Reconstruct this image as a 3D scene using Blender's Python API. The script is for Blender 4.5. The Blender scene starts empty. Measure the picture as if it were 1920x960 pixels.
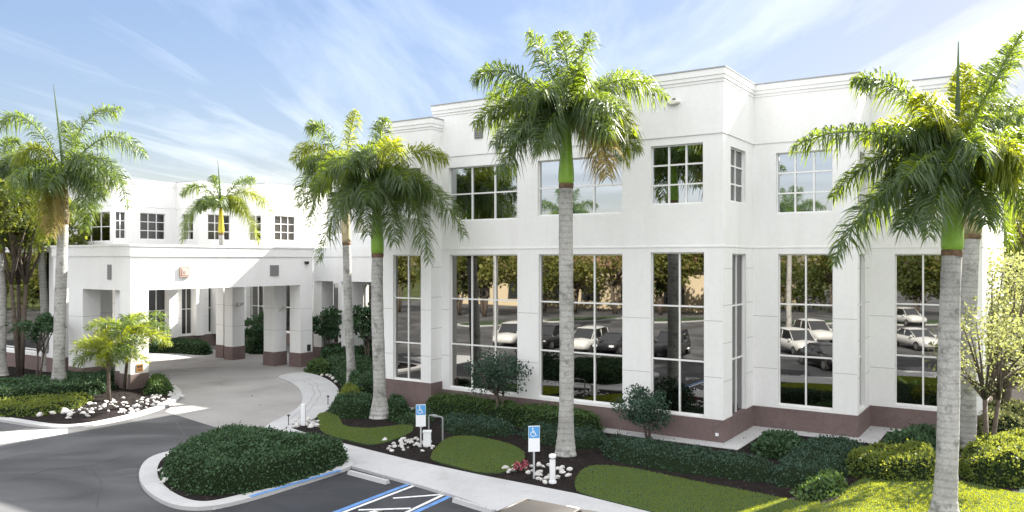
import bpy, math, random
import numpy as np
from mathutils import Vector

random.seed(7); RNG = np.random.default_rng(7)
S = bpy.context.scene
R = math.radians

# ------------------------------------------------------------------ camera, sky, sun, exposure
CAM_H = 6.5; FPX = 1502.0; HY = 488.0
cam_d = bpy.data.cameras.new('camera'); cam = bpy.data.objects.new('camera', cam_d); S.collection.objects.link(cam)
cam.location = (0, 0, CAM_H); cam.rotation_euler = (R(90), 0, 0)
cam_d.sensor_width = 36; cam_d.lens = 36 * FPX / 1920; cam_d.shift_y = (HY - 480) / 1920
cam_d.clip_end = 3000; cam_d.clip_start = .1
S.camera = cam
SUN_EL = R(36.3); SUN_AZ = R(52.3)        # azimuth from +Y towards +X
S.view_settings.view_transform = 'Standard'; S.view_settings.look = 'None'
S.view_settings.gamma = 1; S.view_settings.exposure = 2.2
S.render.engine = 'CYCLES'
S.cycles.max_bounces = 6; S.cycles.diffuse_bounces = 3; S.cycles.glossy_bounces = 3
S.cycles.transmission_bounces = 3; S.cycles.transparent_max_bounces = 4
S.cycles.sample_clamp_indirect = 8

W = bpy.data.worlds.new('World'); S.world = W; W.use_nodes = True
def build_world():
    nt = W.node_tree; N = nt.nodes; L = nt.links; N.clear()
    out = N.new('ShaderNodeOutputWorld'); bg = N.new('ShaderNodeBackground'); bg.inputs['Strength'].default_value = .085
    sky = N.new('ShaderNodeTexSky'); sky.sky_type = 'NISHITA'; sky.sun_disc = False
    sky.sun_elevation = SUN_EL; sky.sun_rotation = SUN_AZ; sky.air_density = 1.0; sky.dust_density = .6; sky.ozone_density = 1.6
    tc = N.new('ShaderNodeTexCoord')
    # clouds live on a flat layer: direction / z
    sep = N.new('ShaderNodeSeparateXYZ'); L.new(tc.outputs['Generated'], sep.inputs[0])
    zc = N.new('ShaderNodeMath'); zc.operation = 'MAXIMUM'; zc.inputs[1].default_value = .06; L.new(sep.outputs['Z'], zc.inputs[0])
    dx = N.new('ShaderNodeMath'); dx.operation = 'DIVIDE'; L.new(sep.outputs['X'], dx.inputs[0]); L.new(zc.outputs[0], dx.inputs[1])
    dy = N.new('ShaderNodeMath'); dy.operation = 'DIVIDE'; L.new(sep.outputs['Y'], dy.inputs[0]); L.new(zc.outputs[0], dy.inputs[1])
    cmb = N.new('ShaderNodeCombineXYZ'); L.new(dx.outputs[0], cmb.inputs[0]); L.new(dy.outputs[0], cmb.inputs[1])
    mp = N.new('ShaderNodeMapping'); mp.inputs['Rotation'].default_value = (0, 0, R(-28)); mp.inputs['Scale'].default_value = (1.1, .22, 1)
    mp.inputs['Location'].default_value = (.35, .1, 0)
    L.new(cmb.outputs[0], mp.inputs[0])
    n1 = N.new('ShaderNodeTexNoise'); n1.inputs['Scale'].default_value = 1.0; n1.inputs['Detail'].default_value = 9
    n1.inputs['Roughness'].default_value = .58; n1.inputs['Distortion'].default_value = .5; L.new(mp.outputs[0], n1.inputs['Vector'])
    r1 = N.new('ShaderNodeValToRGB'); r1.color_ramp.elements[0].position = .47; r1.color_ramp.elements[1].position = .78; L.new(n1.outputs['Fac'], r1.inputs[0])
    # sky brightened behind and above the camera, added as fill light for the facade
    n2 = N.new('ShaderNodeTexNoise'); n2.inputs['Scale'].default_value = .55; n2.inputs['Detail'].default_value = 5; L.new(cmb.outputs[0], n2.inputs['Vector'])
    r2 = N.new('ShaderNodeValToRGB'); r2.color_ramp.elements[0].position = .38; r2.color_ramp.elements[1].position = .66; L.new(n2.outputs['Fac'], r2.inputs[0])
    back = N.new('ShaderNodeMapRange'); L.new(sep.outputs['Y'], back.inputs[0])
    back.inputs[1].default_value = .72; back.inputs[2].default_value = .2; back.inputs[3].default_value = 0; back.inputs[4].default_value = 1
    high = N.new('ShaderNodeMapRange'); L.new(sep.outputs['Z'], high.inputs[0])
    high.inputs[1].default_value = .42; high.inputs[2].default_value = .75; high.inputs[3].default_value = 0; high.inputs[4].default_value = .55
    bh = N.new('ShaderNodeMath'); bh.operation = 'MAXIMUM'; L.new(back.outputs[0], bh.inputs[0]); L.new(high.outputs[0], bh.inputs[1])
    lo = N.new('ShaderNodeMapRange'); lo.inputs[3].default_value = .55; lo.inputs[4].default_value = 1; L.new(r2.outputs[0], lo.inputs[0])
    hz = N.new('ShaderNodeMapRange'); L.new(sep.outputs['Z'], hz.inputs[0]); hz.inputs[1].default_value = .02; hz.inputs[2].default_value = .30; hz.inputs[3].default_value = .10; hz.inputs[4].default_value = 1
    m0 = N.new('ShaderNodeMath'); m0.operation = 'MULTIPLY'; L.new(lo.outputs[0], m0.inputs[0]); L.new(hz.outputs[0], m0.inputs[1])
    m2 = N.new('ShaderNodeMath'); m2.operation = 'MULTIPLY'; L.new(m0.outputs[0], m2.inputs[0]); L.new(bh.outputs[0], m2.inputs[1])
    c1 = N.new('ShaderNodeMath'); c1.operation = 'MULTIPLY'; c1.inputs[1].default_value = .22; L.new(r1.outputs[0], c1.inputs[0])
    mx = N.new('ShaderNodeMath'); mx.operation = 'MAXIMUM'; L.new(c1.outputs[0], mx.inputs[0]); L.new(m2.outputs[0], mx.inputs[1])
    mix = N.new('ShaderNodeMixRGB'); mix.inputs[2].default_value = (7.5, 7.45, 7.45, 1)
    hs = N.new('ShaderNodeHueSaturation'); hs.inputs['Saturation'].default_value = 1.12; hs.inputs['Value'].default_value = 1.0
    L.new(sky.outputs[0], hs.inputs['Color'])
    dt = N.new('ShaderNodeVectorMath'); dt.operation = 'DOT_PRODUCT'; dt.inputs[1].default_value = (.3, .5, .2); L.new(hs.outputs[0], dt.inputs[0])
    ma = N.new('ShaderNodeMath'); ma.operation = 'MULTIPLY_ADD'; ma.inputs[1].default_value = 1 / 4.0; ma.inputs[2].default_value = 1; L.new(dt.outputs['Value'], ma.inputs[0])
    dv = N.new('ShaderNodeMath'); dv.operation = 'DIVIDE'; dv.inputs[0].default_value = .86; L.new(ma.outputs[0], dv.inputs[1])
    sc = N.new('ShaderNodeVectorMath'); sc.operation = 'SCALE'; L.new(hs.outputs[0], sc.inputs[0]); L.new(dv.outputs[0], sc.inputs['Scale'])
    tn = N.new('ShaderNodeVectorMath'); tn.operation = 'MULTIPLY'; tn.inputs[1].default_value = (1.25, 1.02, .95); L.new(sc.outputs[0], tn.inputs[0])
    L.new(mx.outputs[0], mix.inputs[0]); L.new(tn.outputs[0], mix.inputs[1])
    L.new(mix.outputs[0], bg.inputs['Color']); L.new(bg.outputs[0], out.inputs[0])
build_world()

sl = bpy.data.lights.new('sun', 'SUN'); sl.energy = 5.0; sl.angle = R(.55); sl.color = (1, .95, .86)
so = bpy.data.objects.new('sun', sl); S.collection.objects.link(so)
SDIR = Vector((math.sin(SUN_AZ) * math.cos(SUN_EL), math.cos(SUN_AZ) * math.cos(SUN_EL), math.sin(SUN_EL)))
so.rotation_euler = SDIR.to_track_quat('Z', 'Y').to_euler(); so.location = (30, 30, 60)

# ------------------------------------------------------------------ calibration helpers
P0 = np.array([2.61, 31.39]); U = np.array([.835, -.55]); U = U / np.linalg.norm(U); V = np.array([-U[1], U[0]])
def T(px): return (px - 960) / FPX
def g(px, py, z=0.0):
    Y = FPX * (CAM_H - z) / (py - HY); return (T(px) * Y, Y, z)
def at(px, py, Y): return Vector((T(px) * Y, Y, CAM_H + (HY - py) / FPX * Y))
def uv(u, v, z=0.0):
    p = P0 + u * U + v * V; return (p[0], p[1], z)
def to_uv(p):
    d = np.array(p[:2]) - P0; return d @ U, d @ V
def u_at(px, v):
    t = T(px); q = P0 + v * V; return (t * q[1] - q[0]) / (U[0] - t * U[1])
def v_at(px, u):
    t = T(px); q = P0 + u * U; return (t * q[1] - q[0]) / (V[0] - t * V[1])
def mirror(px, py, v0):
    u, v = to_uv(g(px, py)); return uv(u, 2 * v0 - v)

# ------------------------------------------------------------------ materials
def mat(name, col, rough=.8, metal=0, noise=None, bump=None, spec=.5, trans=None, rand=None, extra=None):
    """noise=(scale, amount), bump=(scale, strength), trans=(colour, factor) leaf translucency, rand = second colour per leaf"""
    m = bpy.data.materials.new(name); m.use_nodes = True; nt = m.node_tree; N = nt.nodes; L = nt.links
    b = N['Principled BSDF']; b.inputs['Base Color'].default_value = (*col, 1); b.inputs['Roughness'].default_value = rough
    b.inputs['Metallic'].default_value = metal; b.inputs['Specular IOR Level'].default_value = spec
    src = None
    tc = N.new('ShaderNodeTexCoord')
    if rand:
        gi = N.new('ShaderNodeNewGeometry'); mx = N.new('ShaderNodeMixRGB'); mx.inputs[1].default_value = (*col, 1); mx.inputs[2].default_value = (*rand, 1)
        L.new(gi.outputs['Random Per Island'], mx.inputs[0]); src = mx.outputs[0]
    if noise:
        for sc, am in (noise if isinstance(noise[0], tuple) else (noise,)):
            n = N.new('ShaderNodeTexNoise'); n.inputs['Scale'].default_value = sc; n.inputs['Detail'].default_value = 6
            L.new(tc.outputs['Object'], n.inputs['Vector'])
            mr = N.new('ShaderNodeMapRange'); mr.inputs[1].default_value = .3; mr.inputs[2].default_value = .7
            mr.inputs[3].default_value = 1 - am; mr.inputs[4].default_value = 1 + am; L.new(n.outputs['Fac'], mr.inputs[0])
            mu = N.new('ShaderNodeVectorMath'); mu.operation = 'SCALE'
            if src: L.new(src, mu.inputs[0])
            else: mu.inputs[0].default_value = col
            L.new(mr.outputs[0], mu.inputs['Scale']); src = mu.outputs[0]
    if src: L.new(src, b.inputs['Base Color'])
    if bump:
        n = N.new('ShaderNodeTexNoise'); n.inputs['Scale'].default_value = bump[0]; n.inputs['Detail'].default_value = 5
        L.new(tc.outputs['Object'], n.inputs['Vector']); bp = N.new('ShaderNodeBump'); bp.inputs['Strength'].default_value = bump[1]
        bp.inputs['Distance'].default_value = bump[2] if len(bump) > 2 else .02
        L.new(n.outputs['Fac'], bp.inputs['Height']); L.new(bp.outputs[0], b.inputs['Normal'])
    if trans:
        t = N.new('ShaderNodeBsdfTranslucent'); t.inputs['Color'].default_value = (*trans[0], 1)
        ms = N.new('ShaderNodeMixShader'); ms.inputs[0].default_value = trans[1]
        o = N['Material Output']; L.new(b.outputs[0], ms.inputs[1]); L.new(t.outputs[0], ms.inputs[2]); L.new(ms.outputs[0], o.inputs[0])
    if extra: extra(nt, b, src, tc)
    return m

M = {}
def spots(col, sc, lo, hi, am):
    def f(nt, b, src, tc):
        N = nt.nodes; L = nt.links
        n = N.new('ShaderNodeTexNoise'); n.inputs['Scale'].default_value = sc; n.inputs['Detail'].default_value = 6; n.inputs['Roughness'].default_value = .6; n.inputs['Distortion'].default_value = .8; L.new(tc.outputs['Object'], n.inputs['Vector'])
        r = N.new('ShaderNodeValToRGB'); r.color_ramp.elements[0].position = lo; r.color_ramp.elements[1].position = hi; L.new(n.outputs['Fac'], r.inputs[0])
        k = N.new('ShaderNodeMath'); k.operation = 'MULTIPLY'; k.inputs[1].default_value = am; L.new(r.outputs[0], k.inputs[0])
        mx = N.new('ShaderNodeMixRGB'); mx.inputs[2].default_value = (*col, 1); L.new(k.outputs[0], mx.inputs[0]); L.new(src, mx.inputs[1]); L.new(mx.outputs[0], b.inputs['Base Color'])
    return f
M['stucco'] = mat('white_stucco', (.80, .80, .79), .85, noise=((.35, .025), (6, .02)), bump=(60, .04, .005), spec=.25)
def streaks(nt, b, src, tc):
    N = nt.nodes; L = nt.links
    mp = N.new('ShaderNodeMapping'); mp.inputs['Scale'].default_value = (.9, .9, .10); L.new(tc.outputs['Object'], mp.inputs[0])
    n = N.new('ShaderNodeTexNoise'); n.inputs['Scale'].default_value = 1.6; n.inputs['Detail'].default_value = 7; n.inputs['Roughness'].default_value = .7; L.new(mp.outputs[0], n.inputs['Vector'])
    r = N.new('ShaderNodeValToRGB'); r.color_ramp.elements[0].position = .48; r.color_ramp.elements[1].position = .8; L.new(n.outputs['Fac'], r.inputs[0])
    k = N.new('ShaderNodeMath'); k.operation = 'MULTIPLY'; k.inputs[1].default_value = .26; L.new(r.outputs[0], k.inputs[0])
    mx = N.new('ShaderNodeMixRGB'); mx.inputs[2].default_value = (.55, .53, .49, 1); L.new(k.outputs[0], mx.inputs[0]); L.new(src, mx.inputs[1]); L.new(mx.outputs[0], b.inputs['Base Color'])
M['stucco'] = mat('white_stucco', (.79, .79, .785), .85, noise=((.35, .03), (6, .02)), bump=(60, .04, .005), spec=.25, extra=streaks)
M['stucco_grey'] = mat('pale_panel', (.66, .66, .65), .85, noise=(.6, .03), spec=.25)
M['coping'] = mat('grey_coping', (.30, .30, .31), .5)
M['roof_felt'] = mat('roof_felt', (.10, .10, .10), .9, noise=(.5, .1))
M['joint'] = mat('joint_sealant', (.42, .42, .41), .9)
M['base'] = mat('brown_base', (.17, .125, .12), .85, noise=((.8, .12), (12, .1)), bump=(40, .2, .01), spec=.25, extra=spots((.10, .08, .07), 1.6, .5, .75, .6))
def glass_extra(nt, b, src, tc):
    N = nt.nodes; L = nt.links
    n = N.new('ShaderNodeTexNoise'); n.inputs['Scale'].default_value = .55; n.inputs['Detail'].default_value = 1; L.new(tc.outputs['Object'], n.inputs['Vector'])
    bp = N.new('ShaderNodeBump'); bp.inputs['Strength'].default_value = .06; bp.inputs['Distance'].default_value = .03
    L.new(n.outputs['Fac'], bp.inputs['Height']); L.new(bp.outputs[0], b.inputs['Normal'])
M['glass'] = mat('tinted_mirror_glass', (.26, .255, .245), .015, 1.0, extra=glass_extra)
M['glass_pale'] = mat('pale_mirror_glass', (.46, .48, .51), .015, 1.0, extra=glass_extra)
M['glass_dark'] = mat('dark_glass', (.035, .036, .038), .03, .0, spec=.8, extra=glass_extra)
M['mullion'] = mat('white_mullion', (.78, .78, .77), .5)
M['near_black'] = mat('window_gasket', (.06, .06, .06), .7)  # even near-black, used on asphalt cracks and the manhole cover
def stains_and_dapple(nt, b, src, tc):  # pale stains, boosted so the colour also carries sun dapple
    N = nt.nodes; L = nt.links
    n = N.new('ShaderNodeTexNoise'); n.inputs['Scale'].default_value = .16; n.inputs['Detail'].default_value = 5; n.inputs['Distortion'].default_value = 1.2
    mp = N.new('ShaderNodeMapping'); mp.inputs['Scale'].default_value = (1, 1.6, 1); mp.inputs['Rotation'].default_value = (0, 0, R(30))
    L.new(tc.outputs['Object'], mp.inputs[0]); L.new(mp.outputs[0], n.inputs['Vector'])
    r = N.new('ShaderNodeValToRGB'); r.color_ramp.elements[0].position = .42; r.color_ramp.elements[1].position = .68; L.new(n.outputs['Fac'], r.inputs[0])
    k = N.new('ShaderNodeMath'); k.operation = 'MULTIPLY'; k.inputs[1].default_value = .75; L.new(r.outputs[0], k.inputs[0])
    mx = N.new('ShaderNodeMixRGB'); mx.inputs[2].default_value = (.13, .13, .135, 1); L.new(k.outputs[0], mx.inputs[0]); L.new(src, mx.inputs[1])
    L.new(mx.outputs[0], b.inputs['Base Color'])
M['asphalt'] = mat('asphalt', (.040, .040, .042), .85, noise=((.25, .18), (30, .15)), bump=(150, .3, .01), extra=stains_and_dapple)
M['asphalt_new'] = mat('fresh_asphalt', (.021, .023, .028), .8, noise=((.6, .25), (40, .2)), bump=(150, .3, .01), extra=spots((.055, .056, .06), .45, .45, .75, .8))
M['drive'] = mat('concrete_drive', (.275, .265, .255), .85, noise=((.3, .14), (8, .07)), bump=(80, .15, .01), extra=spots((.15, .14, .135), .28, .5, .72, .7))
M['concrete'] = mat('pale_concrete', (.41, .41, .415), .85, noise=((.5, .09), (14, .06)), bump=(80, .15, .01), extra=spots((.28, .275, .265), .9, .55, .75, .6))
M['kerb'] = mat('kerb_concrete', (.42, .42, .42), .85, noise=((.9, .08), (14, .05)))
M['mulch'] = mat('dark_mulch', (.017, .0135, .013), .95, noise=((3, .35), (25, .5)), bump=(35, .9, .05), spec=.1)
M['lawn'] = mat('lawn_soil', (.05, .075, .04), .95, noise=((.8, .2), (20, .3)), bump=(40, .6, .03), spec=.1)
M['blade'] = mat('grass_blade', (.05, .108, .062), .8, rand=(.063, .122, .066), trans=((.60, .62, .006), .32), spec=.08)
M['ground'] = mat('far_ground', (.07, .085, .03), .95, noise=((.08, .3), (2, .2)), spec=.1)
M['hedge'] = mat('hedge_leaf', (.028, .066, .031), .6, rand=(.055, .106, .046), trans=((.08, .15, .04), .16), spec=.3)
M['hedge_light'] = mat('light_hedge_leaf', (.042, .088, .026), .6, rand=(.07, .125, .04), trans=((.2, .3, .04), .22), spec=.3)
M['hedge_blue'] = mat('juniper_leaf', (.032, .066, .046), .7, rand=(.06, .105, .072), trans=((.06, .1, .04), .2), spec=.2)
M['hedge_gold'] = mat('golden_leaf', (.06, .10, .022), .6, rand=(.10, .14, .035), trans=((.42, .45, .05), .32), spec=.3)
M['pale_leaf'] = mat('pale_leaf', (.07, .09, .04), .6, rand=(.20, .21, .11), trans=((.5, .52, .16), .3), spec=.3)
M['hedge_core'] = mat('hedge_twigs', (.012, .02, .009), .95, spec=.05)
M['tree_leaf'] = mat('tree_leaf', (.025, .045, .014), .6, rand=(.06, .08, .02), trans=((.3, .33, .03), .35), spec=.3)
M['tree_leaf_gold'] = mat('tree_leaf_gold', (.07, .085, .02), .6, rand=(.19, .19, .05), trans=((.4, .4, .05), .3), spec=.3)
M['bark'] = mat('bark', (.09, .07, .055), .9, noise=(6, .3), bump=(20, .6, .03))
def trunk_rings(nt, b, src, tc):
    N = nt.nodes; L = nt.links
    oi = N.new('ShaderNodeObjectInfo'); sm = N.new('ShaderNodeMath'); sm.operation = 'MULTIPLY'; sm.inputs[1].default_value = 40; L.new(oi.outputs['Random'], sm.inputs[0])
    va = N.new('ShaderNodeVectorMath'); va.operation = 'ADD'; L.new(tc.outputs['Object'], va.inputs[0]); L.new(sm.outputs[0], va.inputs[1])
    class _T: outputs = {'Object': va.outputs[0]}
    tc = _T
    w = N.new('ShaderNodeTexWave'); w.bands_direction = 'Z'; w.inputs['Scale'].default_value = 1.7; w.inputs['Distortion'].default_value = 2.5
    w.inputs['Detail'].default_value = 3; L.new(tc.outputs['Object'], w.inputs['Vector'])
    r = N.new('ShaderNodeValToRGB'); r.color_ramp.elements[0].color = (.86, .84, .82, 1); r.color_ramp.elements[0].position = .05
    r.color_ramp.elements[1].color = (1, 1, 1, 1); r.color_ramp.elements[1].position = .3; L.new(w.outputs['Fac'], r.inputs[0])
    n = N.new('ShaderNodeTexNoise'); n.inputs['Scale'].default_value = 3.2; n.inputs['Detail'].default_value = 7; n.inputs['Roughness'].default_value = .65; L.new(tc.outputs['Object'], n.inputs['Vector'])
    r2 = N.new('ShaderNodeValToRGB'); r2.color_ramp.elements[0].position = .52; r2.color_ramp.elements[1].position = .66; L.new(n.outputs['Fac'], r2.inputs[0])
    mu = N.new('ShaderNodeMixRGB'); mu.blend_type = 'MULTIPLY'; mu.inputs[0].default_value = 1; L.new(src, mu.inputs[1]); L.new(r.outputs[0], mu.inputs[2])
    k = N.new('ShaderNodeMath'); k.operation = 'MULTIPLY'; k.inputs[1].default_value = .7; L.new(r2.outputs[0], k.inputs[0])
    mx = N.new('ShaderNodeMixRGB'); mx.inputs[2].default_value = (.10, .105, .095, 1); L.new(k.outputs[0], mx.inputs[0]); L.new(mu.outputs[0], mx.inputs[1])
    L.new(mx.outputs[0], b.inputs['Base Color'])
M['palm_trunk'] = mat('palm_trunk', (.36, .355, .34), .9, noise=((1.3, .2), (14, .15)), bump=(18, .5, .02), spec=.15, extra=trunk_rings)
M['shaft'] = mat('crownshaft', (.22, .40, .04), .4, noise=((2.5, .15), (9, .06)))
M['scar'] = mat('leaf_scar', (.16, .10, .06), .9, noise=(7, .4))
M['shaft_yellow'] = mat('crownshaft_yellow', (.5, .42, .03), .4, noise=(3, .15))
M['shaft_pale'] = mat('crownshaft_pale', (.38, .32, .19), .7, noise=(3, .25))
M['frond'] = mat('frond', (.024, .052, .028), .42, rand=(.055, .088, .042), trans=((.42, .56, .025), .30), spec=.45)
M['frond_yellow'] = mat('frond_yellow', (.07, .10, .012), .5, rand=(.12, .16, .02), trans=((.55, .60, .02), .40), spec=.4)
M['frond_dry'] = mat('frond_dry', (.22, .17, .07), .7, rand=(.32, .26, .1), trans=((.5, .4, .12), .3), spec=.2)
M['rachis'] = mat('rachis', (.12, .18, .04), .6)
M['rock'] = mat('white_rock', (.52, .51, .49), .85, noise=(4, .18), bump=(14, .5, .03))
M['flower'] = mat('flower', (.14, .012, .025), .7, rand=(.3, .06, .08))
def worn(nt, b, src, tc):
    N = nt.nodes; L = nt.links
    n = N.new('ShaderNodeTexNoise'); n.inputs['Scale'].default_value = 7; n.inputs['Detail'].default_value = 8; n.inputs['Roughness'].default_value = .75; L.new(tc.outputs['Object'], n.inputs['Vector'])
    r = N.new('ShaderNodeValToRGB'); r.color_ramp.elements[0].position = .53; r.color_ramp.elements[1].position = .66; L.new(n.outputs['Fac'], r.inputs[0])
    k = N.new('ShaderNodeMath'); k.operation = 'MULTIPLY'; k.inputs[1].default_value = .6; L.new(r.outputs[0], k.inputs[0])
    mx = N.new('ShaderNodeMixRGB'); mx.inputs[2].default_value = (.06, .06, .065, 1); L.new(k.outputs[0], mx.inputs[0]); L.new(src, mx.inputs[1]); L.new(mx.outputs[0], b.inputs['Base Color'])
M['paint_white'] = mat('line_white', (.66, .67, .68), .7, noise=(5, .08), extra=worn)
M['paint_blue'] = mat('line_blue', (.10, .24, .52), .7, noise=(4, .15), extra=worn)
M['sign_blue'] = mat('sign_blue', (.08, .30, .62), .4)
M['sign_white'] = mat('sign_white', (.75, .77, .79), .4)
M['post'] = mat('post_metal', (.5, .52, .54), .45, .3)
M['white_plastic'] = mat('white_plastic', (.74, .75, .76), .5)
M['vent'] = mat('vent_grey', (.22, .22, .22), .7)
M['terracotta'] = mat('terracotta', (.36, .24, .2), .8, noise=(8, .1))
M['terracotta_pale'] = mat('terracotta_pale', (.55, .42, .37), .8)
M['plaque'] = mat('bronze_plaque', (.42, .19, .04), .5, .2)
M['dark'] = mat('dark_plastic', (.03, .03, .032), .5)
M['lamp'] = mat('sconce_metal', (.72, .70, .64), .4)
M['tyre'] = mat('tyre', (.015, .015, .015), .9)
M['rim'] = mat('rim', (.5, .5, .52), .3, .9)
M['car_white'] = mat('car_white', (.52, .52, .51), .25, spec=.6)
M['car_black'] = mat('car_black', (.012, .012, .014), .2, spec=.6)
M['car_tan'] = mat('car_tan', (.032, .028, .025), .5, .0, noise=(2, .06))
M['car_glass'] = mat('car_glass', (.02, .022, .025), .05, spec=.9)
M['headlight'] = mat('headlight', (.7, .72, .75), .1, spec=.8)
M['tail'] = mat('tail_light', (.3, .01, .01), .3)
M['beige'] = mat('beige_render', (.52, .43, .29), .85, noise=(.4, .05))
M['roof_tile'] = mat('roof_tile', (.24, .13, .08), .85)
M['pipe'] = mat('grey_pipe', (.24, .25, .26), .5)

# ------------------------------------------------------------------ object helpers
def link(o): S.collection.objects.link(o); return o
def tag(o, label=None, cat=None, group=None, kind=None):
    if label: o['label'] = label
    if cat: o['category'] = cat
    if group: o['group'] = group
    if kind: o['kind'] = kind
    return o
def empty(name, loc, label, cat, group=None, rz=0):
    o = link(bpy.data.objects.new(name, None)); o.location = loc; o.rotation_euler = (0, 0, rz); o.empty_display_size = .3
    return tag(o, label, cat, group)
class MB:
    def __init__(s): s.v = []; s.f = []; s.mi = []; s.cur = 0
    def add(s, vs, fs):
        b = len(s.v); s.v.extend([tuple(map(float, p)) for p in vs]); s.f.extend([tuple(i + b for i in f) for f in fs]); s.mi.extend([s.cur] * len(fs))
    def quad(s, a, b, c, d): s.add([a, b, c, d], [(0, 1, 2, 3)])
    def box(s, x0, x1, y0, y1, z0, z1):
        s.hexa([(x0, y0), (x1, y0), (x1, y1), (x0, y1)], z0, z1)
    def hexa(s, pts, z0, z1):
        vs = [(p[0], p[1], z0) for p in pts] + [(p[0], p[1], z1) for p in pts]; n = len(pts)
        fs = [tuple(range(n - 1, -1, -1)), tuple(range(n, 2 * n))] + [(i, (i + 1) % n, n + (i + 1) % n, n + i) for i in range(n)]
        s.add(vs, fs)
    def uvbox(s, u0, u1, v0, v1, z0, z1):
        s.hexa([uv(u0, v0)[:2], uv(u1, v0)[:2], uv(u1, v1)[:2], uv(u0, v1)[:2]], z0, z1)
    def tube(s, pts, rads, n=8, caps=True):
        pts = [Vector(p) for p in pts]; b = len(s.v); vs = []; fs = []
        for i, p in enumerate(pts):
            d = (pts[min(i + 1, len(pts) - 1)] - pts[max(i - 1, 0)]).normalized()
            a = d.cross(Vector((0, 1, 0)) if abs(d.y) < .9 else Vector((1, 0, 0))).normalized(); c = d.cross(a)
            r = float(rads[i] if isinstance(rads, (list, tuple)) else rads)
            for k in range(n):
                w = 2 * math.pi * k / n; vs.append(p + r * (a * math.cos(w) + c * math.sin(w)))
        for i in range(len(pts) - 1):
            for k in range(n): fs.append((i * n + k, i * n + (k + 1) % n, (i + 1) * n + (k + 1) % n, (i + 1) * n + k))
        if caps: fs.append(tuple(range(n - 1, -1, -1))); fs.append(tuple(range((len(pts) - 1) * n, len(pts) * n)))
        s.add(vs, fs)
    def obj(s, name, m, parent=None, smooth=False, loc=None):
        me = bpy.data.meshes.new(name); me.from_pydata(s.v, [], s.f); me.update()
        ms = m if isinstance(m, (list, tuple)) else [m]
        for q in ms: me.materials.append(M[q])
        if len(ms) > 1:
            me.polygons.foreach_set('material_index', s.mi)
        if smooth: me.polygons.foreach_set('use_smooth', [True] * len(me.polygons))
        o = link(bpy.data.objects.new(name, me))
        if parent:
            o.parent = parent
        if loc: o.location = loc
        return o
    def shift(s, d): s.v = [(p[0] - d[0], p[1] - d[1], p[2] - d[2]) for p in s.v]; return s

def mesh_np(name, verts, nper, m, parent=None):
    """verts (n, nper, 3) -> one polygon per row"""
    n = len(verts); me = bpy.data.meshes.new(name)
    me.vertices.add(n * nper); me.vertices.foreach_set('co', np.ascontiguousarray(verts, dtype=np.float32).ravel())
    me.loops.add(n * nper); me.loops.foreach_set('vertex_index', np.arange(n * nper, dtype=np.int32))
    me.polygons.add(n); me.polygons.foreach_set('loop_start', np.arange(0, n * nper, nper, dtype=np.int32))
    me.update(calc_edges=True); me.materials.append(M[m])
    o = link(bpy.data.objects.new(name, me))
    if parent: o.parent = parent
    return o
def unit(a): return a / (np.linalg.norm(a, axis=-1, keepdims=True) + 1e-9)
def leaf_verts(pts, dirs, length, width):
    """pointed leaves: each a 4-corner rhomb starting at pts and running along dirs"""
    n = len(pts); side = unit(np.cross(dirs, RNG.normal(size=(n, 3)))); L = length[:, None]; Wd = width[:, None]
    return np.stack([pts, pts + dirs * L * .45 + side * Wd, pts + dirs * L, pts + dirs * L * .45 - side * Wd], 1)

# ------------------------------------------------------------------ polygons on the ground
def poly_obj(name, pts, m, z0, z1, kind='structure', dens=None):
    """extruded sheet; pts are (x, y)"""
    a = sum(pts[i][0] * pts[(i + 1) % len(pts)][1] - pts[(i + 1) % len(pts)][0] * pts[i][1] for i in range(len(pts)))
    if a < 0: pts = pts[::-1]
    mb = MB(); n = len(pts)
    vs = [(p[0], p[1], z1) for p in pts] + [(p[0], p[1], z0) for p in pts]
    mb.add(vs, [tuple(range(n))] + [(i + n, (i + 1) % n + n, (i + 1) % n, i) for i in range(n)])
    o = mb.obj(name, m)
    if kind: o['kind'] = kind
    return o
def smooth_poly(pts, it=2):
    for _ in range(it):
        q = []
        for i in range(len(pts)):
            a = pts[i]; b = pts[(i + 1) % len(pts)]
            q.append((a[0] * .75 + b[0] * .25, a[1] * .75 + b[1] * .25)); q.append((a[0] * .25 + b[0] * .75, a[1] * .25 + b[1] * .75))
        pts = q
    return pts
def gp(pxs, z=0.0): return [g(a, b, z)[:2] for a, b in pxs]
def inset(pts, d):
    """move a polygon inwards by d"""
    a = sum(pts[i][0] * pts[(i + 1) % len(pts)][1] - pts[(i + 1) % len(pts)][0] * pts[i][1] for i in range(len(pts)))
    s = 1 if a > 0 else -1; q = []; n = len(pts)
    for i in range(n):
        p = np.array(pts[i]); e = np.array(pts[(i + 1) % n]) - np.array(pts[i - 1]); e = e / (np.linalg.norm(e) + 1e-9)
        q.append(tuple(p + s * d * np.array([-e[1], e[0]])))
    return q
def dist_in(P, pts):
    """signed distance to polygon edge, positive inside; P (n,2)"""
    A = np.array(pts); B = np.roll(A, -1, 0); d = np.full(len(P), 1e9); inside = np.zeros(len(P), bool)
    for a, b in zip(A, B):
        e = b - a; t = np.clip(((P - a) @ e) / (e @ e + 1e-12), 0, 1); q = a + t[:, None] * e
        d = np.minimum(d, np.linalg.norm(P - q, axis=1))
        c = ((a[1] > P[:, 1]) != (b[1] > P[:, 1])); xi = (b[0] - a[0]) * (P[:, 1] - a[1]) / (b[1] - a[1] + 1e-12) + a[0]
        inside ^= c & (P[:, 0] < xi)
    return np.where(inside, d, -d)
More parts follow.
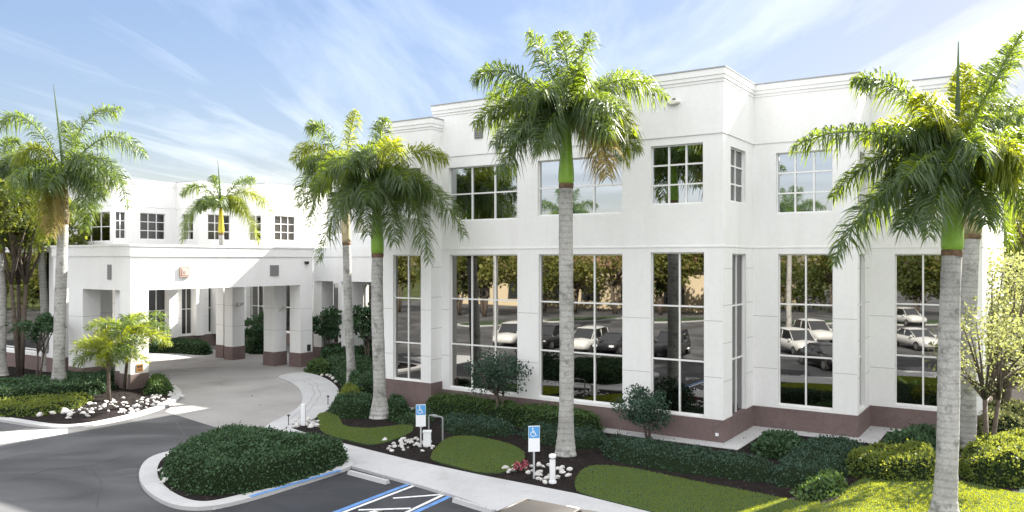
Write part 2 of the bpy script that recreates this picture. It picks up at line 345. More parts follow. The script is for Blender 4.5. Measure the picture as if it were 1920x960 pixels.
def vnoise(x, y, f, seed):
    r = np.random.default_rng(seed); o = 0
    for k in range(4):
        a = r.uniform(0, 6.28, 3); w = f * (1.7 ** k); th = r.uniform(0, 3.14)
        o = o + np.sin(w * (x * math.cos(th) + y * math.sin(th)) + a[0]) * np.sin(w * (y * math.cos(th) - x * math.sin(th)) * 1.1 + a[1]) / (1.4 ** k)
    return o / 2

def hedge(name, pts, h, m, label, cat='hedge', z0=.06, edge=.28, dens=260, leaf=.07, lump=.08, group=None, seed=1, dome=0.0, step=.16):
    """clipped planting: twiggy core plus a skin of separate leaves"""
    A = np.array(pts); lo = A.min(0) - .2; hi = A.max(0) + .2
    nx = max(4, int((hi[0] - lo[0]) / step)); ny = max(4, int((hi[1] - lo[1]) / step))
    X, Y = np.meshgrid(np.linspace(lo[0], hi[0], nx), np.linspace(lo[1], hi[1], ny), indexing='ij'); P = np.stack([X.ravel(), Y.ravel()], 1)
    d = dist_in(P, pts); d = d + .06 * vnoise(P[:, 0], P[:, 1], 5, seed + 9)
    s = np.clip(d / edge, 0, 1); prof = np.sqrt(np.clip(1 - (1 - s) ** 2, 0, 1))
    dm = np.clip(d / (d.max() + 1e-6), 0, 1)
    Z = prof * (h + dome * dm + lump * vnoise(P[:, 0], P[:, 1], 2.6, seed) + lump * .5 * vnoise(P[:, 0], P[:, 1], 7, seed + 3))
    Z = np.where(d < 0, 0, np.maximum(Z, 0)).reshape(nx, ny)
    G = np.stack([X, Y, Z + z0], -1); ins = (d > -.03).reshape(nx, ny)
    a, b, c, e = G[:-1, :-1], G[1:, :-1], G[1:, 1:], G[:-1, 1:]
    keep = (ins[:-1, :-1] | ins[1:, :-1] | ins[1:, 1:] | ins[:-1, 1:]).ravel()
    Q = np.stack([a, b, c, e], 2).reshape(-1, 4, 3)[keep]
    org = np.array([A[:, 0].mean(), A[:, 1].mean(), z0])
    root = empty(name, tuple(org), label, cat, group)
    mesh_np('branches', Q - org - np.array([0, 0, .03]), 4, 'hedge_core', root)
    nrm = np.cross(Q[:, 2] - Q[:, 0], Q[:, 3] - Q[:, 1]); ar = np.linalg.norm(nrm, axis=1) / 2; nrm = unit(nrm)
    n = int(min(ar.sum() * dens, 30000)); idx = RNG.choice(len(Q), n, p=ar / ar.sum())
    s1 = RNG.random((n, 1)); t1 = RNG.random((n, 1))
    p = Q[idx, 0] * (1 - s1) * (1 - t1) + Q[idx, 1] * s1 * (1 - t1) + Q[idx, 2] * s1 * t1 + Q[idx, 3] * (1 - s1) * t1
    tuft = np.clip(vnoise(p[:, 0], p[:, 1], 9, seed + 5), -1, 1)[:, None]
    p = p + nrm[idx] * RNG.uniform(-.05, .03, (n, 1)) + nrm[idx] * .04 * tuft
    p = p + nrm[idx] * np.where(RNG.random((n, 1)) < .07, RNG.uniform(.02, .13, (n, 1)), 0)
    dr = unit(nrm[idx] * .55 + RNG.normal(size=(n, 3)) * .75)
    L = RNG.uniform(.6, 1.5, n) * leaf
    mesh_np('foliage', leaf_verts(p, dr, L, L * .32) - org, 4, m, root)
    return root

def lawn(pts, label_name, z=.10, dens=1700, hgt=.045):
    o = poly_obj('lawn', pts, 'lawn', 0, z)
    A = np.array(pts); lo = A.min(0); hi = A.max(0); n = int((hi - lo).prod() * dens); n = min(n, 170000)
    P = lo + RNG.random((n, 2)) * (hi - lo); d = dist_in(P, pts); P = P[d > -.03]; n = len(P)
    p = np.concatenate([P, np.full((n, 1), z - .005)], 1); dr = unit(np.stack([RNG.normal(0, .45, n), RNG.normal(0, .45, n), np.ones(n)], 1))
    L = RNG.uniform(.5, 1.3, n) * hgt
    b = mesh_np('grass', leaf_verts(p, dr, L, np.full(n, .009)), 4, 'blade'); b['kind'] = 'stuff'
    return o

# ------------------------------------------------------------------ ground, roads, pavements
def big(name, x0, x1, y0, y1, z, m): return poly_obj(name, [(x0, y0), (x1, y0), (x1, y1), (x0, y1)], m, z - .5, z)
big('ground', -900, 900, -900, 900, -.03, 'ground')
big('parking_lot', -95, 60, -80, 72, 0, 'asphalt')

DRIVE = [(310, 772), (400, 800), (470, 815), (510, 800), (555, 775), (580, 750), (575, 725), (540, 708), (610, 700), (590, 690), (600, 672), (500, 655), (455, 660), (300, 648), (200, 650), (240, 690), (285, 705), (343, 742)]
poly_obj('driveway', gp(DRIVE), 'drive', -.2, .006)
APRON = [(515, 706), (545, 699), (575, 697), (605, 706), (625, 717), (638, 733), (632, 752), (610, 772), (580, 790), (545, 803), (505, 812), (492, 800), (535, 779), (560, 764), (569, 748), (562, 728), (545, 715)]
poly_obj('apron', smooth_poly(gp(APRON, .06), 2), 'concrete', -.1, .06)
SIDEWALK = [(500, 806), (545, 802), (575, 812), (640, 830), (760, 860), (900, 890), (1080, 925), (1220, 960), (1560, 1045), (1560, 1120), (1150, 1035), (1000, 983), (940, 960), (850, 928), (790, 910), (660, 874), (640, 862), (560, 836)]
poly_obj('sidewalk', gp(SIDEWALK, .09), 'concrete', -.1, .09)
poly_obj('path', gp([(262, 652), (330, 655), (388, 669), (340, 669), (275, 665), (240, 662)], .02), 'concrete', -.1, .02)
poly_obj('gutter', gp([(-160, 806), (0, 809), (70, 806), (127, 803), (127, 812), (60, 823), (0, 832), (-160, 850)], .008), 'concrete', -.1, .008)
# saw-cut joints across the pavement
jb = MB()
for (a, b) in (((700, 845), (640, 868)), ((800, 868), (752, 898)), ((905, 891), (868, 932)), ((1010, 912), (985, 975)), ((1110, 932), (1100, 1015)), ((600, 819), (560, 835))):
    p = Vector(g(*a, .0945)); q = Vector(g(*b, .0945)); n = (q - p).cross(Vector((0, 0, 1))).normalized() * .012
    jb.quad(p - n, p + n, q + n, q - n)
tag(jb.obj('pavement_joint', 'joint'), kind='structure')

# planting bed in front of the building
BED = [(640, 738), (632, 755), (610, 775), (580, 793), (548, 803), (575, 812), (640, 830), (760, 860), (900, 890), (1080, 925), (1220, 960), (1560, 1045), (2250, 1045), (2250, 740), (1900, 690), (900, 668), (600, 668), (575, 685), (600, 704), (625, 716)]
bed_pts = gp(BED, .06); poly_obj('mulch_bed', bed_pts, 'mulch', -.1, .055)
# lawns
LA = [(593, 775), (628, 772), (637, 787), (643, 801), (700, 804), (765, 795), (779, 803), (760, 817), (703, 835), (668, 829), (600, 811), (600, 790)]
LB = [(836, 820), (880, 816), (945, 829), (982, 845), (985, 858), (955, 885), (905, 888), (862, 876), (805, 862), (812, 848)]
LC = [(1078, 910), (1085, 885), (1112, 871), (1180, 876), (1302, 903), (1424, 925), (1482, 938), (1560, 945), (1580, 930), (1600, 905), (1640, 893), (1700, 889), (1760, 893), (1820, 906), (1930, 930), (2120, 960), (2120, 1040), (1560, 1040), (1230, 961), (1083, 924)]
for L_ in (LA, LB, LC): lawn(smooth_poly(gp(L_, .10), 2), '')
far_lawn = poly_obj('lawn', [uv(14.6, -2)[:2], uv(14.6, 60)[:2], uv(70, 60)[:2], uv(70, -14)[:2], uv(22, -8)[:2]], 'lawn', -.1, .07)

# left island: kerb ring, bed
LISL = [(-140, 770), (-60, 778), (0, 786), (85, 800), (150, 799), (215, 788), (280, 772), (320, 757), (344, 741), (336, 726), (312, 714), (285, 706), (230, 694), (140, 686), (-60, 686), (-160, 700)]
lisl = smooth_poly(gp(LISL, .1), 2)
poly_obj('kerb', lisl, 'kerb', -.1, .10); poly_obj('mulch_bed', inset(lisl, .45), 'mulch', -.05, .125)
# middle island
MISL = [(268, 866), (258, 890), (270, 916), (305, 940), (345, 951), (400, 950), (470, 934), (560, 906), (645, 880), (668, 868), (640, 850), (560, 826), (470, 822), (400, 826), (330, 843), (290, 852)]
misl = smooth_poly(gp(MISL, .1), 2)
poly_obj('kerb', misl, 'kerb', -.1, .105); poly_obj('mulch_bed', inset(misl, .5), 'mulch', -.05, .13)
# kerb in front of the parking bays
# parking bays
PARK = [(400, 958), (470, 938), (560, 912), (640, 886), (662, 877), (790, 912), (850, 930), (940, 962), (1000, 986), (1150, 1040), (1420, 1110), (1420, 1500), (200, 1500), (330, 1010)]
poly_obj('parking_bay', gp(PARK), 'asphalt_new', -.1, .005)
pm = MB(); pb = MB()
def line(mb, a, b, w, off=0, z=.0095):
    p = Vector(g(*a, z)); q = Vector(g(*b, z)); n = (q - p).cross(Vector((0, 0, 1))).normalized()
    mb.quad(p + n * (off - w / 2), p + n * (off + w / 2), q + n * (off + w / 2), q + n * (off - w / 2))
line(pm, (560, 992), (788, 906), .11); line(pb, (560, 992), (782, 906), .16, -.15)
line(pm, (700, 990), (843, 922), .11); line(pb, (700, 990), (846, 924), .16, .15)
line(pm, (737, 934), (829, 927), .11); line(pm, (672, 956), (770, 953), .11); line(pm, (600, 985), (705, 984), .11)
line(pm, (905, 1000), (970, 948), .11)
line(pm, (398, 955), (640, 884), .12, .0); line(pb, (470, 931), (640, 881), .16, -.02, .112)
# wheelchair symbol on the first bay
c0 = Vector(g(518, 974, .0095)); ax = Vector((U[0], U[1], 0)); ay = Vector((V[0], V[1], 0))
def sym(mb, c, ax, ay, s):
    def P(x, y): return c + ax * x * s + ay * y * s
    def bar(a, b, w):
        p = P(*a); q = P(*b); nn = (q - p).cross(ax.cross(ay)).normalized() * w * s / 2; mb.quad(p - nn, p + nn, q + nn, q - nn)
    n = 10; mb.add([P(.12 * math.cos(k * .628) - .1, .62 + .12 * math.sin(k * .628)) for k in range(n)], [tuple(range(n))])
    bar((-.1, .46), (-.1, -.02), .11); bar((-.1, .2), (.22, .2), .09); bar((-.1, 0), (.26, 0), .11); bar((.26, 0), (.38, -.42), .1); bar((.36, -.4), (.52, -.36), .09)
    for k in range(11):
        a0 = 2.0 + k * .36; a1 = a0 + .37; bar((-.06 + .36 * math.cos(a0), -.18 + .36 * math.sin(a0)), (-.06 + .36 * math.cos(a1), -.18 + .36 * math.sin(a1)), .09)
sym(pm, c0, ax, ay, .8)
tag(pm.obj('parking_marking', 'paint_white'), kind='structure'); tag(pb.obj('parking_marking', 'paint_blue'), kind='structure')
def strip(name, pxs, w, z, m):
    pts = [Vector(g(a, b, z)) for a, b in pxs]; mb = MB(); rr = random.Random(len(pxs)); q = []
    for i in range(len(pts) - 1):
        for k in range(6): q.append(pts[i].lerp(pts[i + 1], k / 6) + Vector((rr.uniform(-1, 1), rr.uniform(-1, 1), 0)) * w * 1.5)
    q.append(pts[-1])
    for i in range(len(q) - 1):
        n_ = (q[i + 1] - q[i]).cross(Vector((0, 0, 1))).normalized() * w / 2; mb.quad(q[i] - n_, q[i] + n_, q[i + 1] + n_, q[i + 1] - n_)
    tag(mb.obj(name, m), kind='structure')
for pxs in ([(20, 900), (90, 880), (170, 872), (250, 850)], [(170, 872), (190, 905), (180, 950)], [(330, 790), (345, 815), (330, 838)], [(440, 950), (520, 930), (600, 922), (640, 910)], [(10, 860), (60, 850), (120, 852)]): strip('asphalt_crack', pxs, .022, .0095, 'near_black')
for pxs in ([(563, 712), (585, 722), (590, 740), (575, 762), (545, 785)], [(572, 709), (595, 720), (601, 742), (583, 766), (556, 788)]): strip('tyre_mark', pxs, .03, .0645, 'vent')
# drain cover in the road, patch
dm = MB(); c = Vector(g(237, 883, .006)); n = 14
dm.add([c + Vector((.38 * math.cos(k * 6.283 / n), .38 * math.sin(k * 6.283 / n), 0)) for k in range(n)], [tuple(range(n))])
tag(dm.obj('manhole_cover', 'near_black'), 'dark round manhole cover in the asphalt left of the hedged island', 'manhole cover')

# ------------------------------------------------------------------ building helpers
def face(mb, axis, c, s0, s1, z0, z1, holes, depth=.2):
    """wall face with openings. axis 'u': faces -v at v=c, runs along u; axis 'v': faces +u at u=c, runs along v"""
    def P(s, z, dd=0): return uv(s, c + dd, z) if axis == 'u' else uv(c - dd, s, z)
    ss = sorted({s0, s1, *[h[0] for h in holes], *[h[1] for h in holes]}); zs = sorted({z0, z1, *[h[2] for h in holes], *[h[3] for h in holes]})
    for i in range(len(ss) - 1):
        for j in range(len(zs) - 1):
            a = (ss[i] + ss[i + 1]) / 2; b = (zs[j] + zs[j + 1]) / 2
            if any(h[0] < a < h[1] and h[2] < b < h[3] for h in holes): continue
            mb.quad(P(ss[i], zs[j]), P(ss[i + 1], zs[j]), P(ss[i + 1], zs[j + 1]), P(ss[i], zs[j + 1]))
    for h in holes:
        a, b, c0, d = h[:4]
        mb.quad(P(a, c0), P(a, d), P(a, d, depth), P(a, c0, depth)); mb.quad(P(b, d), P(b, c0), P(b, c0, depth), P(b, d, depth))
        mb.quad(P(a, d), P(b, d), P(b, d, depth), P(a, d, depth)); mb.quad(P(b, c0), P(a, c0), P(a, c0, depth), P(b, c0, depth))
def window(parent, axis, c, s0, s1, z0, z1, cols, rows, depth=.16, name='window', bar=.058, glass='glass'):
    """frame mesh with pane as child. cols, rows: inner bar positions (absolute)"""
    f = MB(); gl = MB()
    def bx(sa, sb, za, zb, d0, d1):
        if axis == 'u': f.uvbox(sa, sb, c + d0, c + d1, za, zb)
        else: f.uvbox(c - d1, c - d0, sa, sb, za, zb)
    e = .004; B = bar
    bx(s0 + e, s1 - e, z0 + e, z0 + B, depth - .06, depth + .03); bx(s0 + e, s1 - e, z1 - B * .8, z1 - e, depth - .05, depth + .03)
    bx(s0 + e, s0 + B * .7, z0 + B, z1 - B * .8, depth - .05, depth + .03); bx(s1 - B * .7, s1 - e, z0 + B, z1 - B * .8, depth - .05, depth + .03)
    for q in cols: bx(q - B / 2, q + B / 2, z0 + B, z1 - B * .8, depth - .052, depth + .03)
    cc = [s0 + B * .7] + [x for q in cols for x in (q - B / 2, q + B / 2)] + [s1 - B * .7]
    for r in rows:
        for k in range(0, len(cc), 2): bx(cc[k], cc[k + 1], r - B / 2, r + B / 2, depth - .045, depth + .03)
    fo = f.obj(name, 'mullion', parent)
    def P(s, z): return uv(s, c + depth, z) if axis == 'u' else uv(c - depth, s, z)
    # every light its own very slightly tilted sheet, as real glazing is
    cs = [s0] + list(cols) + [s1]; rs = [z0] + list(rows) + [z1]
    for i in range(len(cs) - 1):
        for j in range(len(rs) - 1):
            gl.quad(P(cs[i], rs[j]), P(cs[i + 1], rs[j]), P(cs[i + 1], rs[j + 1]), P(cs[i], rs[j + 1]))
    gl.obj('pane', glass, fo)
    return fo
ZS, ZR1, ZR2, ZH = .97, 2.86, 4.83, 6.74      # ground floor sill, rails, head
US, UH = 8.28, 10.52                          # upper floor sill, head
LOWR = [ZR1, ZR2]
def thirds(a, b, n): return [a + (b - a) * k / n for k in range(1, n)]

class Block:
    """one rectangular volume of the building: front (-v) and side (+u) with openings, parapet, base"""
    def __init__(s, parent, u0, u1, v0, v1, zt, base=.86, band=True, cornice=True, wall='wall', side=True):
        s.p, s.u0, s.u1, s.v0, s.v1, s.zt, s.base = parent, u0, u1, v0, v1, zt, base
        s.band, s.cornice, s.fh, s.sh = band, cornice, [], []
    def fwin(s, pa, pb, z0, z1, cols, rows, **k):
        a, b = u_at(pa, s.v0), u_at(pb, s.v0); s.fh.append((a, b, z0, z1, thirds(a, b, cols) if isinstance(cols, int) else [u_at(q, s.v0) for q in cols], rows if isinstance(rows, list) else thirds(z0, z1, rows)))
    def swin(s, pa, pb, z0, z1, cols, rows):
        a, b = v_at(pa, s.u1), v_at(pb, s.u1); s.sh.append((a, b, z0, z1, thirds(a, b, cols), rows if isinstance(rows, list) else thirds(z0, z1, rows)))
    def build(s, joints=True, side_v1=None):
        w = MB(); sv1 = side_v1 or s.v1
        face(w, 'u', s.v0, s.u0, s.u1, 0, s.zt, s.fh); face(w, 'v', s.u1, s.v0, s.v1, 0, s.zt, s.sh)
        w.quad(uv(s.u0, s.v1, 0), uv(s.u0, s.v0, 0), uv(s.u0, s.v0, s.zt), uv(s.u0, s.v1, s.zt))
        w.quad(uv(s.u1, s.v1, 0), uv(s.u0, s.v1, 0), uv(s.u0, s.v1, s.zt), uv(s.u1, s.v1, s.zt))
        zr = s.zt - .5; w.obj('wall', 'stucco', s.p)
        w = MB(); w.quad(uv(s.u0, s.v0, zr), uv(s.u1, s.v0, zr), uv(s.u1, s.v1, zr), uv(s.u0, s.v1, zr)); w.obj('roof', 'roof_felt', s.p)
        if s.base:
            b = MB(); b.uvbox(s.u0 - .03, s.u1 + .035, s.v0 - .035, s.v1, -.1, s.base); b.obj('plinth', 'base', s.p)
        if s.cornice:
            k = MB()
            for (z0, z1, d) in ((s.zt - .22, s.zt, .11), (s.zt - .36, s.zt - .22, .085), (s.zt - .47, s.zt - .36, .055)):
                k.uvbox(s.u0 - d, s.u1 + d, s.v0 - d, s.v1, z0, z1)
            k.obj('cornice', 'stucco', s.p)
            k = MB(); k.uvbox(s.u0 - .13, s.u1 + .13, s.v0 - .13, s.v1, s.zt, s.zt + .045); k.obj('coping', 'coping', s.p)
        if s.band:
            k = MB(); k.uvbox(s.u0 - .035, s.u1 + .035, s.v0 - .035, s.v1, 11.0, s.zt - .47)
            k.uvbox(s.u0 - .02, s.u1 + .02, s.v0 - .02, s.v1, 6.97, 7.02); k.obj('frieze', 'stucco', s.p)
        if joints:
            k = MB()
            def jl(axis, a, b, z):
                if b - a < .15: return
                if axis == 'u': k.uvbox(a, b, s.v0 - .003, s.v0 + .01, z - .01, z + .01)
                else: k.uvbox(s.u1 - .01, s.u1 + .003, a, b, z - .01, z + .01)
            for axis, A, B, H in (('u', s.u0, s.u1, s.fh), ('v', s.v0, sv1, s.sh)):
                xs = sorted([(h[0], h[1]) for h in H if h[2] < 3]); cur = A
                for z in (2.2, 3.55, 4.9, 6.2) if axis == 'v' else (2.35, 4.35):
                    cur = A
                    for a, b in xs: jl(axis, cur + .02, a - .02, z); cur = b
                    jl(axis, cur + .02, B - .02, z)
            if k.v: k.obj('wall_joint', 'joint', s.p)
        for h in s.fh: window(s.p, 'u', s.v0, h[0], h[1], h[2], h[3], h[4], h[5], glass='glass_pale' if h[2] > 7 and s.p.name == 'office_building' else 'glass')
        for h in s.sh: window(s.p, 'v', s.u1, h[0], h[1], h[2], h[3], h[4], h[5], glass='glass_dark')

# ------------------------------------------------------------------ main building
office = empty('office_building', (0, 0, 0), 'large white two storey office building with tall mirrored windows at right', 'building')
ZT = 13.28
uM1 = u_at(1356, 0); v2 = v_at(1412, uM1); u2 = u_at(1608, v2); v3 = v_at(1631, u2); u3 = u_at(1843, v3)
uM0 = u_at(815, 0)
main = Block(office, uM0, uM1, 0, 22, ZT)
main.fwin(843, 970, ZS, ZH, [882, 926], LOWR); main.fwin(1010, 1167, ZS, ZH, [1060, 1112], LOWR); main.fwin(1220, 1320, ZS - .06, ZH + .05, [1272], LOWR)
main.fwin(841, 970, US - .08, UH, 3, 2); main.fwin(1008, 1166, US, UH, 3, 2); main.fwin(1220, 1318, US + .26, UH + .2, 3, 3)
main.swin(1373, 1399, ZS - .2, ZH, 2, LOWR); main.swin(1370, 1398, US + .35, UH + .1, 2, 3)
main.build(side_v1=v2)
vL = -.75; uL0 = u_at(716, vL); uL1 = u_at(808, vL)
lb = Block(office, uL0, uL1, vL, 20, 12.62, base=1.2)
lb.fwin(737, 789, 1.22, ZH, 2, LOWR); lb.fwin(737, 789, US, UH, 2, 2); lb.build(side_v1=0)
b2 = Block(office, uM1 - 3, u2, v2, 24, ZT - .006)
b2.fwin(1459, 1562, ZS, ZH, 2, LOWR); b2.fwin(1455, 1561, US, UH + .08, 3, 3)
b2.swin(1612, 1622, ZS, ZH, 1, LOWR); b2.swin(1612, 1622, US, UH, 1, 3); b2.build(side_v1=v3)
b3 = Block(office, u2 - 3, u3, v3, 26, ZT - .012)
b3.fwin(1678, 1784, ZS, ZH, 2, LOWR); b3.fwin(1678, 1784, US, UH, 3, 3); b3.build()
# link block behind the entrance
lk = Block(office, u_at(612, 11.6), uL0 + 2, 11.6, 30, ZT - .018, base=.86)
lk.fwin(622, 646, US, UH, 2, 2); lk.fwin(664, 700, US, UH, 2, 2); lk.fwin(612, 634, .4, 4.9, 2, [2.86]); lk.fwin(662, 700, .3, 4.9, 2, [2.86]); lk.build(joints=False)
cn = MB(); ua, ub = u_at(588, 8.5), uL0 + .2
cn.uvbox(ua, ub, 8.5, 11.65, 5.17, 6.72); cn.uvbox(ua - .04, ub, 8.46, 11.65, 6.72, 7.28); cn.obj('entrance_canopy', 'stucco', office)
cn = MB(); cn.uvbox(ua + .1, ub - .2, 8.6, 11.5, 7.281, 7.286); cn.obj('roof', 'roof_felt', office)
for pa, pb in ((588, 603), (640, 660)):
    c = MB(); c.uvbox(u_at(pa, 8.7), u_at(pb, 8.7), 8.7, 9.7, .9, 5.17); k = c.obj('pilaster', 'stucco', office)
    c = MB(); c.uvbox(u_at(pa, 8.7) - .03, u_at(pb, 8.7) + .03, 8.67, 9.73, 0, .9); c.obj('plinth', 'base', k)
# wall fittings
def wall_vent(px, py, v0, w, h, m='vent', parent=office, axis='u', c=None, name='vent'):
    q = MB()
    if axis == 'u':
        u = u_at(px, v0); p = uv(u, v0); sc = FPX / p[1]; z = CAM_H + (HY - py) / sc
        q.uvbox(u - w / 2, u + w / 2, v0 - .05, v0 - .002, z - h / 2, z + h / 2)
        for k in range(5): q.uvbox(u - w / 2 + .03, u + w / 2 - .03, v0 - .075, v0 - .052, z - h / 2 + h * (k + .3) / 5, z - h / 2 + h * (k + .62) / 5)
    else:
        v = v_at(px, c); p = uv(c, v); sc = FPX / p[1]; z = CAM_H + (HY - py) / sc
        q.uvbox(c + .002, c + .05, v - w / 2, v + w / 2, z - h / 2, z + h / 2)
        for k in range(5): q.uvbox(c + .052, c + .075, v - w / 2 + .03, v + w / 2 - .03, z - h / 2 + h * (k + .3) / 5, z - h / 2 + h * (k + .62) / 5)
    return q.obj(name, m, parent)
wall_vent(898, 248, -.036, .42, .5)
# oval floodlight on the right of the main front
u = u_at(1264, -.036); z = CAM_H + (HY - 193) / (FPX / uv(u, 0)[1])
q = MB(); n = 16
for k0, k1, dd, rr in ((0, 1, .002, 1), (1, 2, .12, .75)): pass
ring = [[uv(u + .24 * r * math.cos(k * 6.283 / n), -.036 - d, z + .09 * r * math.sin(k * 6.283 / n)) for k in range(n)] for r, d in ((1, .002), (1, .08), (.7, .16))]
q.add([p for r_ in ring for p in r_], [(a * n + k, a * n + (k + 1) % n, (a + 1) * n + (k + 1) % n, (a + 1) * n + k) for a in range(2) for k in range(n)] + [tuple(range(2 * n, 3 * n))])
fl = q.obj('floodlight', 'lamp', office)
q = MB(); q.uvbox(u - .05, u + .05, -.10, -.038, z + .09, z + .15); q.obj('bracket', 'dark', fl)
# small white tap light near the corner of the base
q = MB(); uu = u_at(1345, -.04); q.uvbox(uu - .05, uu + .05, -.11, -.037, .30, .40); q.obj('wall_spout', 'white_plastic', office)

# strip of pale gravel along the wall
st = [uv(uL0, vL - .7), uv(uL1 + .7, vL - .7), uv(uL1 + .7, -.75), uv(uM1 + .75, -.75), uv(uM1 + .75, v2 - .75), uv(u2 + .75, v2 - .75), uv(u2 + .75, v3 - .75), uv(u3 + .3, v3 - .75), uv(u3 + .3, v3 + .5), uv(u2 - .5, v3 + .5), uv(u2 - .5, v2 + .5), uv(uM1 - .5, v2 + .5), uv(uM1 - .5, .5), uv(uL0, .5)]
poly_obj('gravel_strip', [p[:2] for p in st], 'concrete', 0, .075)

# ------------------------------------------------------------------ left wing
wing = empty('office_wing', (0, 0, 0), 'white two storey office wing with stepped bays behind the entrance portico at left', 'building')
uA, vA = -48.3, 9.2
uA = u_at(212, vA); vB = v_at(331, uA); uB = u_at(372, vB); vC = v_at(455, uB); uC = u_at(498, vC)
a = Block(wing, uA - 14, uA, vA, 45, ZT); a.fwin(150, 206, US - .2, UH, 3, 2); a.swin(217, 236, US, UH, 2, 3); a.swin(263, 310, US, UH, 3, 3); a.build(joints=False)
b = Block(wing, uA - 2, uB, vB, 44, ZT + .006); b.fwin(341, 362, US, UH, 2, 3); b.swin(390, 432, US, UH, 3, 3); b.build(joints=False)
c = Block(wing, uB - 2, uC, vC, 43, ZT + .012); c.fwin(466, 489, US, UH, 2, 3); c.swin(515, 554, US, UH, 3, 3); c.build(joints=False)
lw = Block(wing, uA - 8, -38, -1, 16, 7.1, band=False, cornice=False)
lw.swin(277, 312, .97, ZH, 2, LOWR); lw.swin(341, 361, .97, ZH, 2, LOWR); lw.swin(391, 398, .97, ZH, 1, LOWR); lw.swin(420, 440, .97, ZH, 2, LOWR)
lw.build(joints=True)
en = Block(wing, -38.1, -24.9, 14.5, 18, 7.15, band=False, cornice=False)
en.fwin(458, 494, .2, 5.6, 3, [2.86]); en.fwin(520, 545, .97, ZH, 2, LOWR); en.fwin(570, 600, .1, 5.6, 2, [2.7]); en.build(joints=True)
gw = Block(wing, -52, -31.4, -4, -.9, 7.28, band=False, cornice=False, base=.95)
gw.fwin(-30, 92, 1.15, 7.0, 1, [1.3]); gw.swin(157, 166, .3, 6.6, 1, LOWR); gw.swin(176, 200, .3, 6.6, 2, LOWR); gw.build(joints=False)
pil = MB()
for px in (318, 368, 404, 448):
    vv = v_at(px, -38); pil.uvbox(-38, -37.55, vv - .3, vv + .35, .86, 7.1)
pil.obj('pilaster', 'stucco', wing)
wall_vent(214 * .355 + 120, 362, vA, .3, 1.0, parent=wing)

# ------------------------------------------------------------------ entrance portico
port = empty('entrance_portico', uv(-26, .5), 'white drive-through entrance portico on square columns with brown bases', 'portico')
def child_local(mb): return mb.shift(port.location)
PU1 = u_at(245, -5.0); PV1 = v_at(586, PU1); PU0 = -29.7
f = MB(); f.uvbox(PU0, PU1, -5, PV1, 5.0, 6.70); f.uvbox(PU0 - .06, PU1 + .06, -5.06, PV1 + .06, 6.70, 7.20); f.uvbox(PU0 - .11, PU1 + .11, -5.11, PV1 + .11, 7.20, 7.30); child_local(f).obj('fascia', 'stucco', port)
f = MB(); f.uvbox(PU0 + .1, PU1 - .1, -4.9, PV1 - .1, 7.301, 7.306); child_local(f).obj('roof', 'roof_felt', port)
def column(u1, v0, w=.95, d=.95):
    c = MB(); c.uvbox(u1 - w, u1, v0, v0 + d, .86, 5.0); k = child_local(c).obj('column', 'stucco', port)
    c = MB(); c.uvbox(u1 - w - .03, u1 + .03, v0 - .03, v0 + d + .03, -.05, .86); child_local(c).obj('plinth', 'base', k)
    c = MB()
    for z in (2.2, 3.55): c.uvbox(u1 - w - .003, u1 + .003, v0 - .003, v0 + d + .003, z - .01, z + .01)
    child_local(c).obj('column_joint', 'joint', k); return k
e_ = .004
column(PU1 - e_, -5 + e_); column(u_at(233, -4.6), -4.6, .8); column(u_at(155, -5), -5 + e_, 1.4)
kc = column(PU1 - e_, PV1 - .96); kd = column(PU1 - 1.75, PV1 - 1.5); ke = column(-28.75, PV1 - .98, .8); kf = column(-30.2, PV1 - .6, .75)
f = MB(); f.uvbox(-31.2, PU0 - .07, 0, PV1 - .1, 5.01, 6.69); child_local(f).obj('fascia', 'stucco', port)
column(PU0 + 1.0, -3.2, .9)
def sconce(u, v, z, parent):
    s = MB(); s.uvbox(u + .002, u + .06, v - .09, v + .09, z - .16, z + .1)
    pts = [uv(u + .06, v - .16), uv(u + .42, v - .16), uv(u + .42, v + .16), uv(u + .06, v + .16)]
    lo = [uv(u + .06, v - .09), uv(u + .16, v - .09), uv(u + .16, v + .09), uv(u + .06, v + .09)]
    s.add([(p[0], p[1], z + .14) for p in pts] + [(p[0], p[1], z - .1) for p in lo], [(0, 1, 2, 3), (7, 6, 5, 4)] + [(i, (i + 1) % 4, 4 + (i + 1) % 4, 4 + i) for i in range(4)])
    child_local(s).obj('wall_lamp', 'lamp', parent)
f = MB(); f.uvbox(-37.9, -34.0, -.8, 9.6, 5.5, 5.75); child_local(f).obj('added_shade_slab', 'stucco', port)  # unseen slab added only to shade the wing's lower wall
sconce(-28.75, PV1 - .5, 3.6, ke); sconce(-30.2, PV1 - .2, 3.6, kf); sconce(PU1 - 1.75, PV1 - 1.1, 3.55, kd)
def port_vent(px, py, w, h, axis='v', **k):
    o = wall_vent(px, py, -5, w, h, axis=axis, c=PU1, parent=port, **k); o.location = -port.location; return o
port_vent(514, 507, .62, .62); o = wall_vent(206, 510, -5, .32, .75, parent=port); o.location = -port.location
# terracotta relief tile
v = v_at(345, PU1); Yd = uv(PU1, v)[1]; z = CAM_H + (HY - 510) / (FPX / Yd)
q = MB(); q.uvbox(PU1 + .002, PU1 + .1, v - .28, v + .28, z - .27, z + .27); rt = child_local(q).obj('relief_tile', 'terracotta', port)
q = MB(); q.uvbox(PU1 + .102, PU1 + .12, v - .17, v + .17, z - .17, z + .17); child_local(q).obj('tile_panel', 'terracotta_pale', rt)
q = MB(); q.uvbox(PU1 + .122, PU1 + .14, v - .08, v + .05, z - .08, z + .08); child_local(q).obj('tile_motif', 'terracotta', rt)
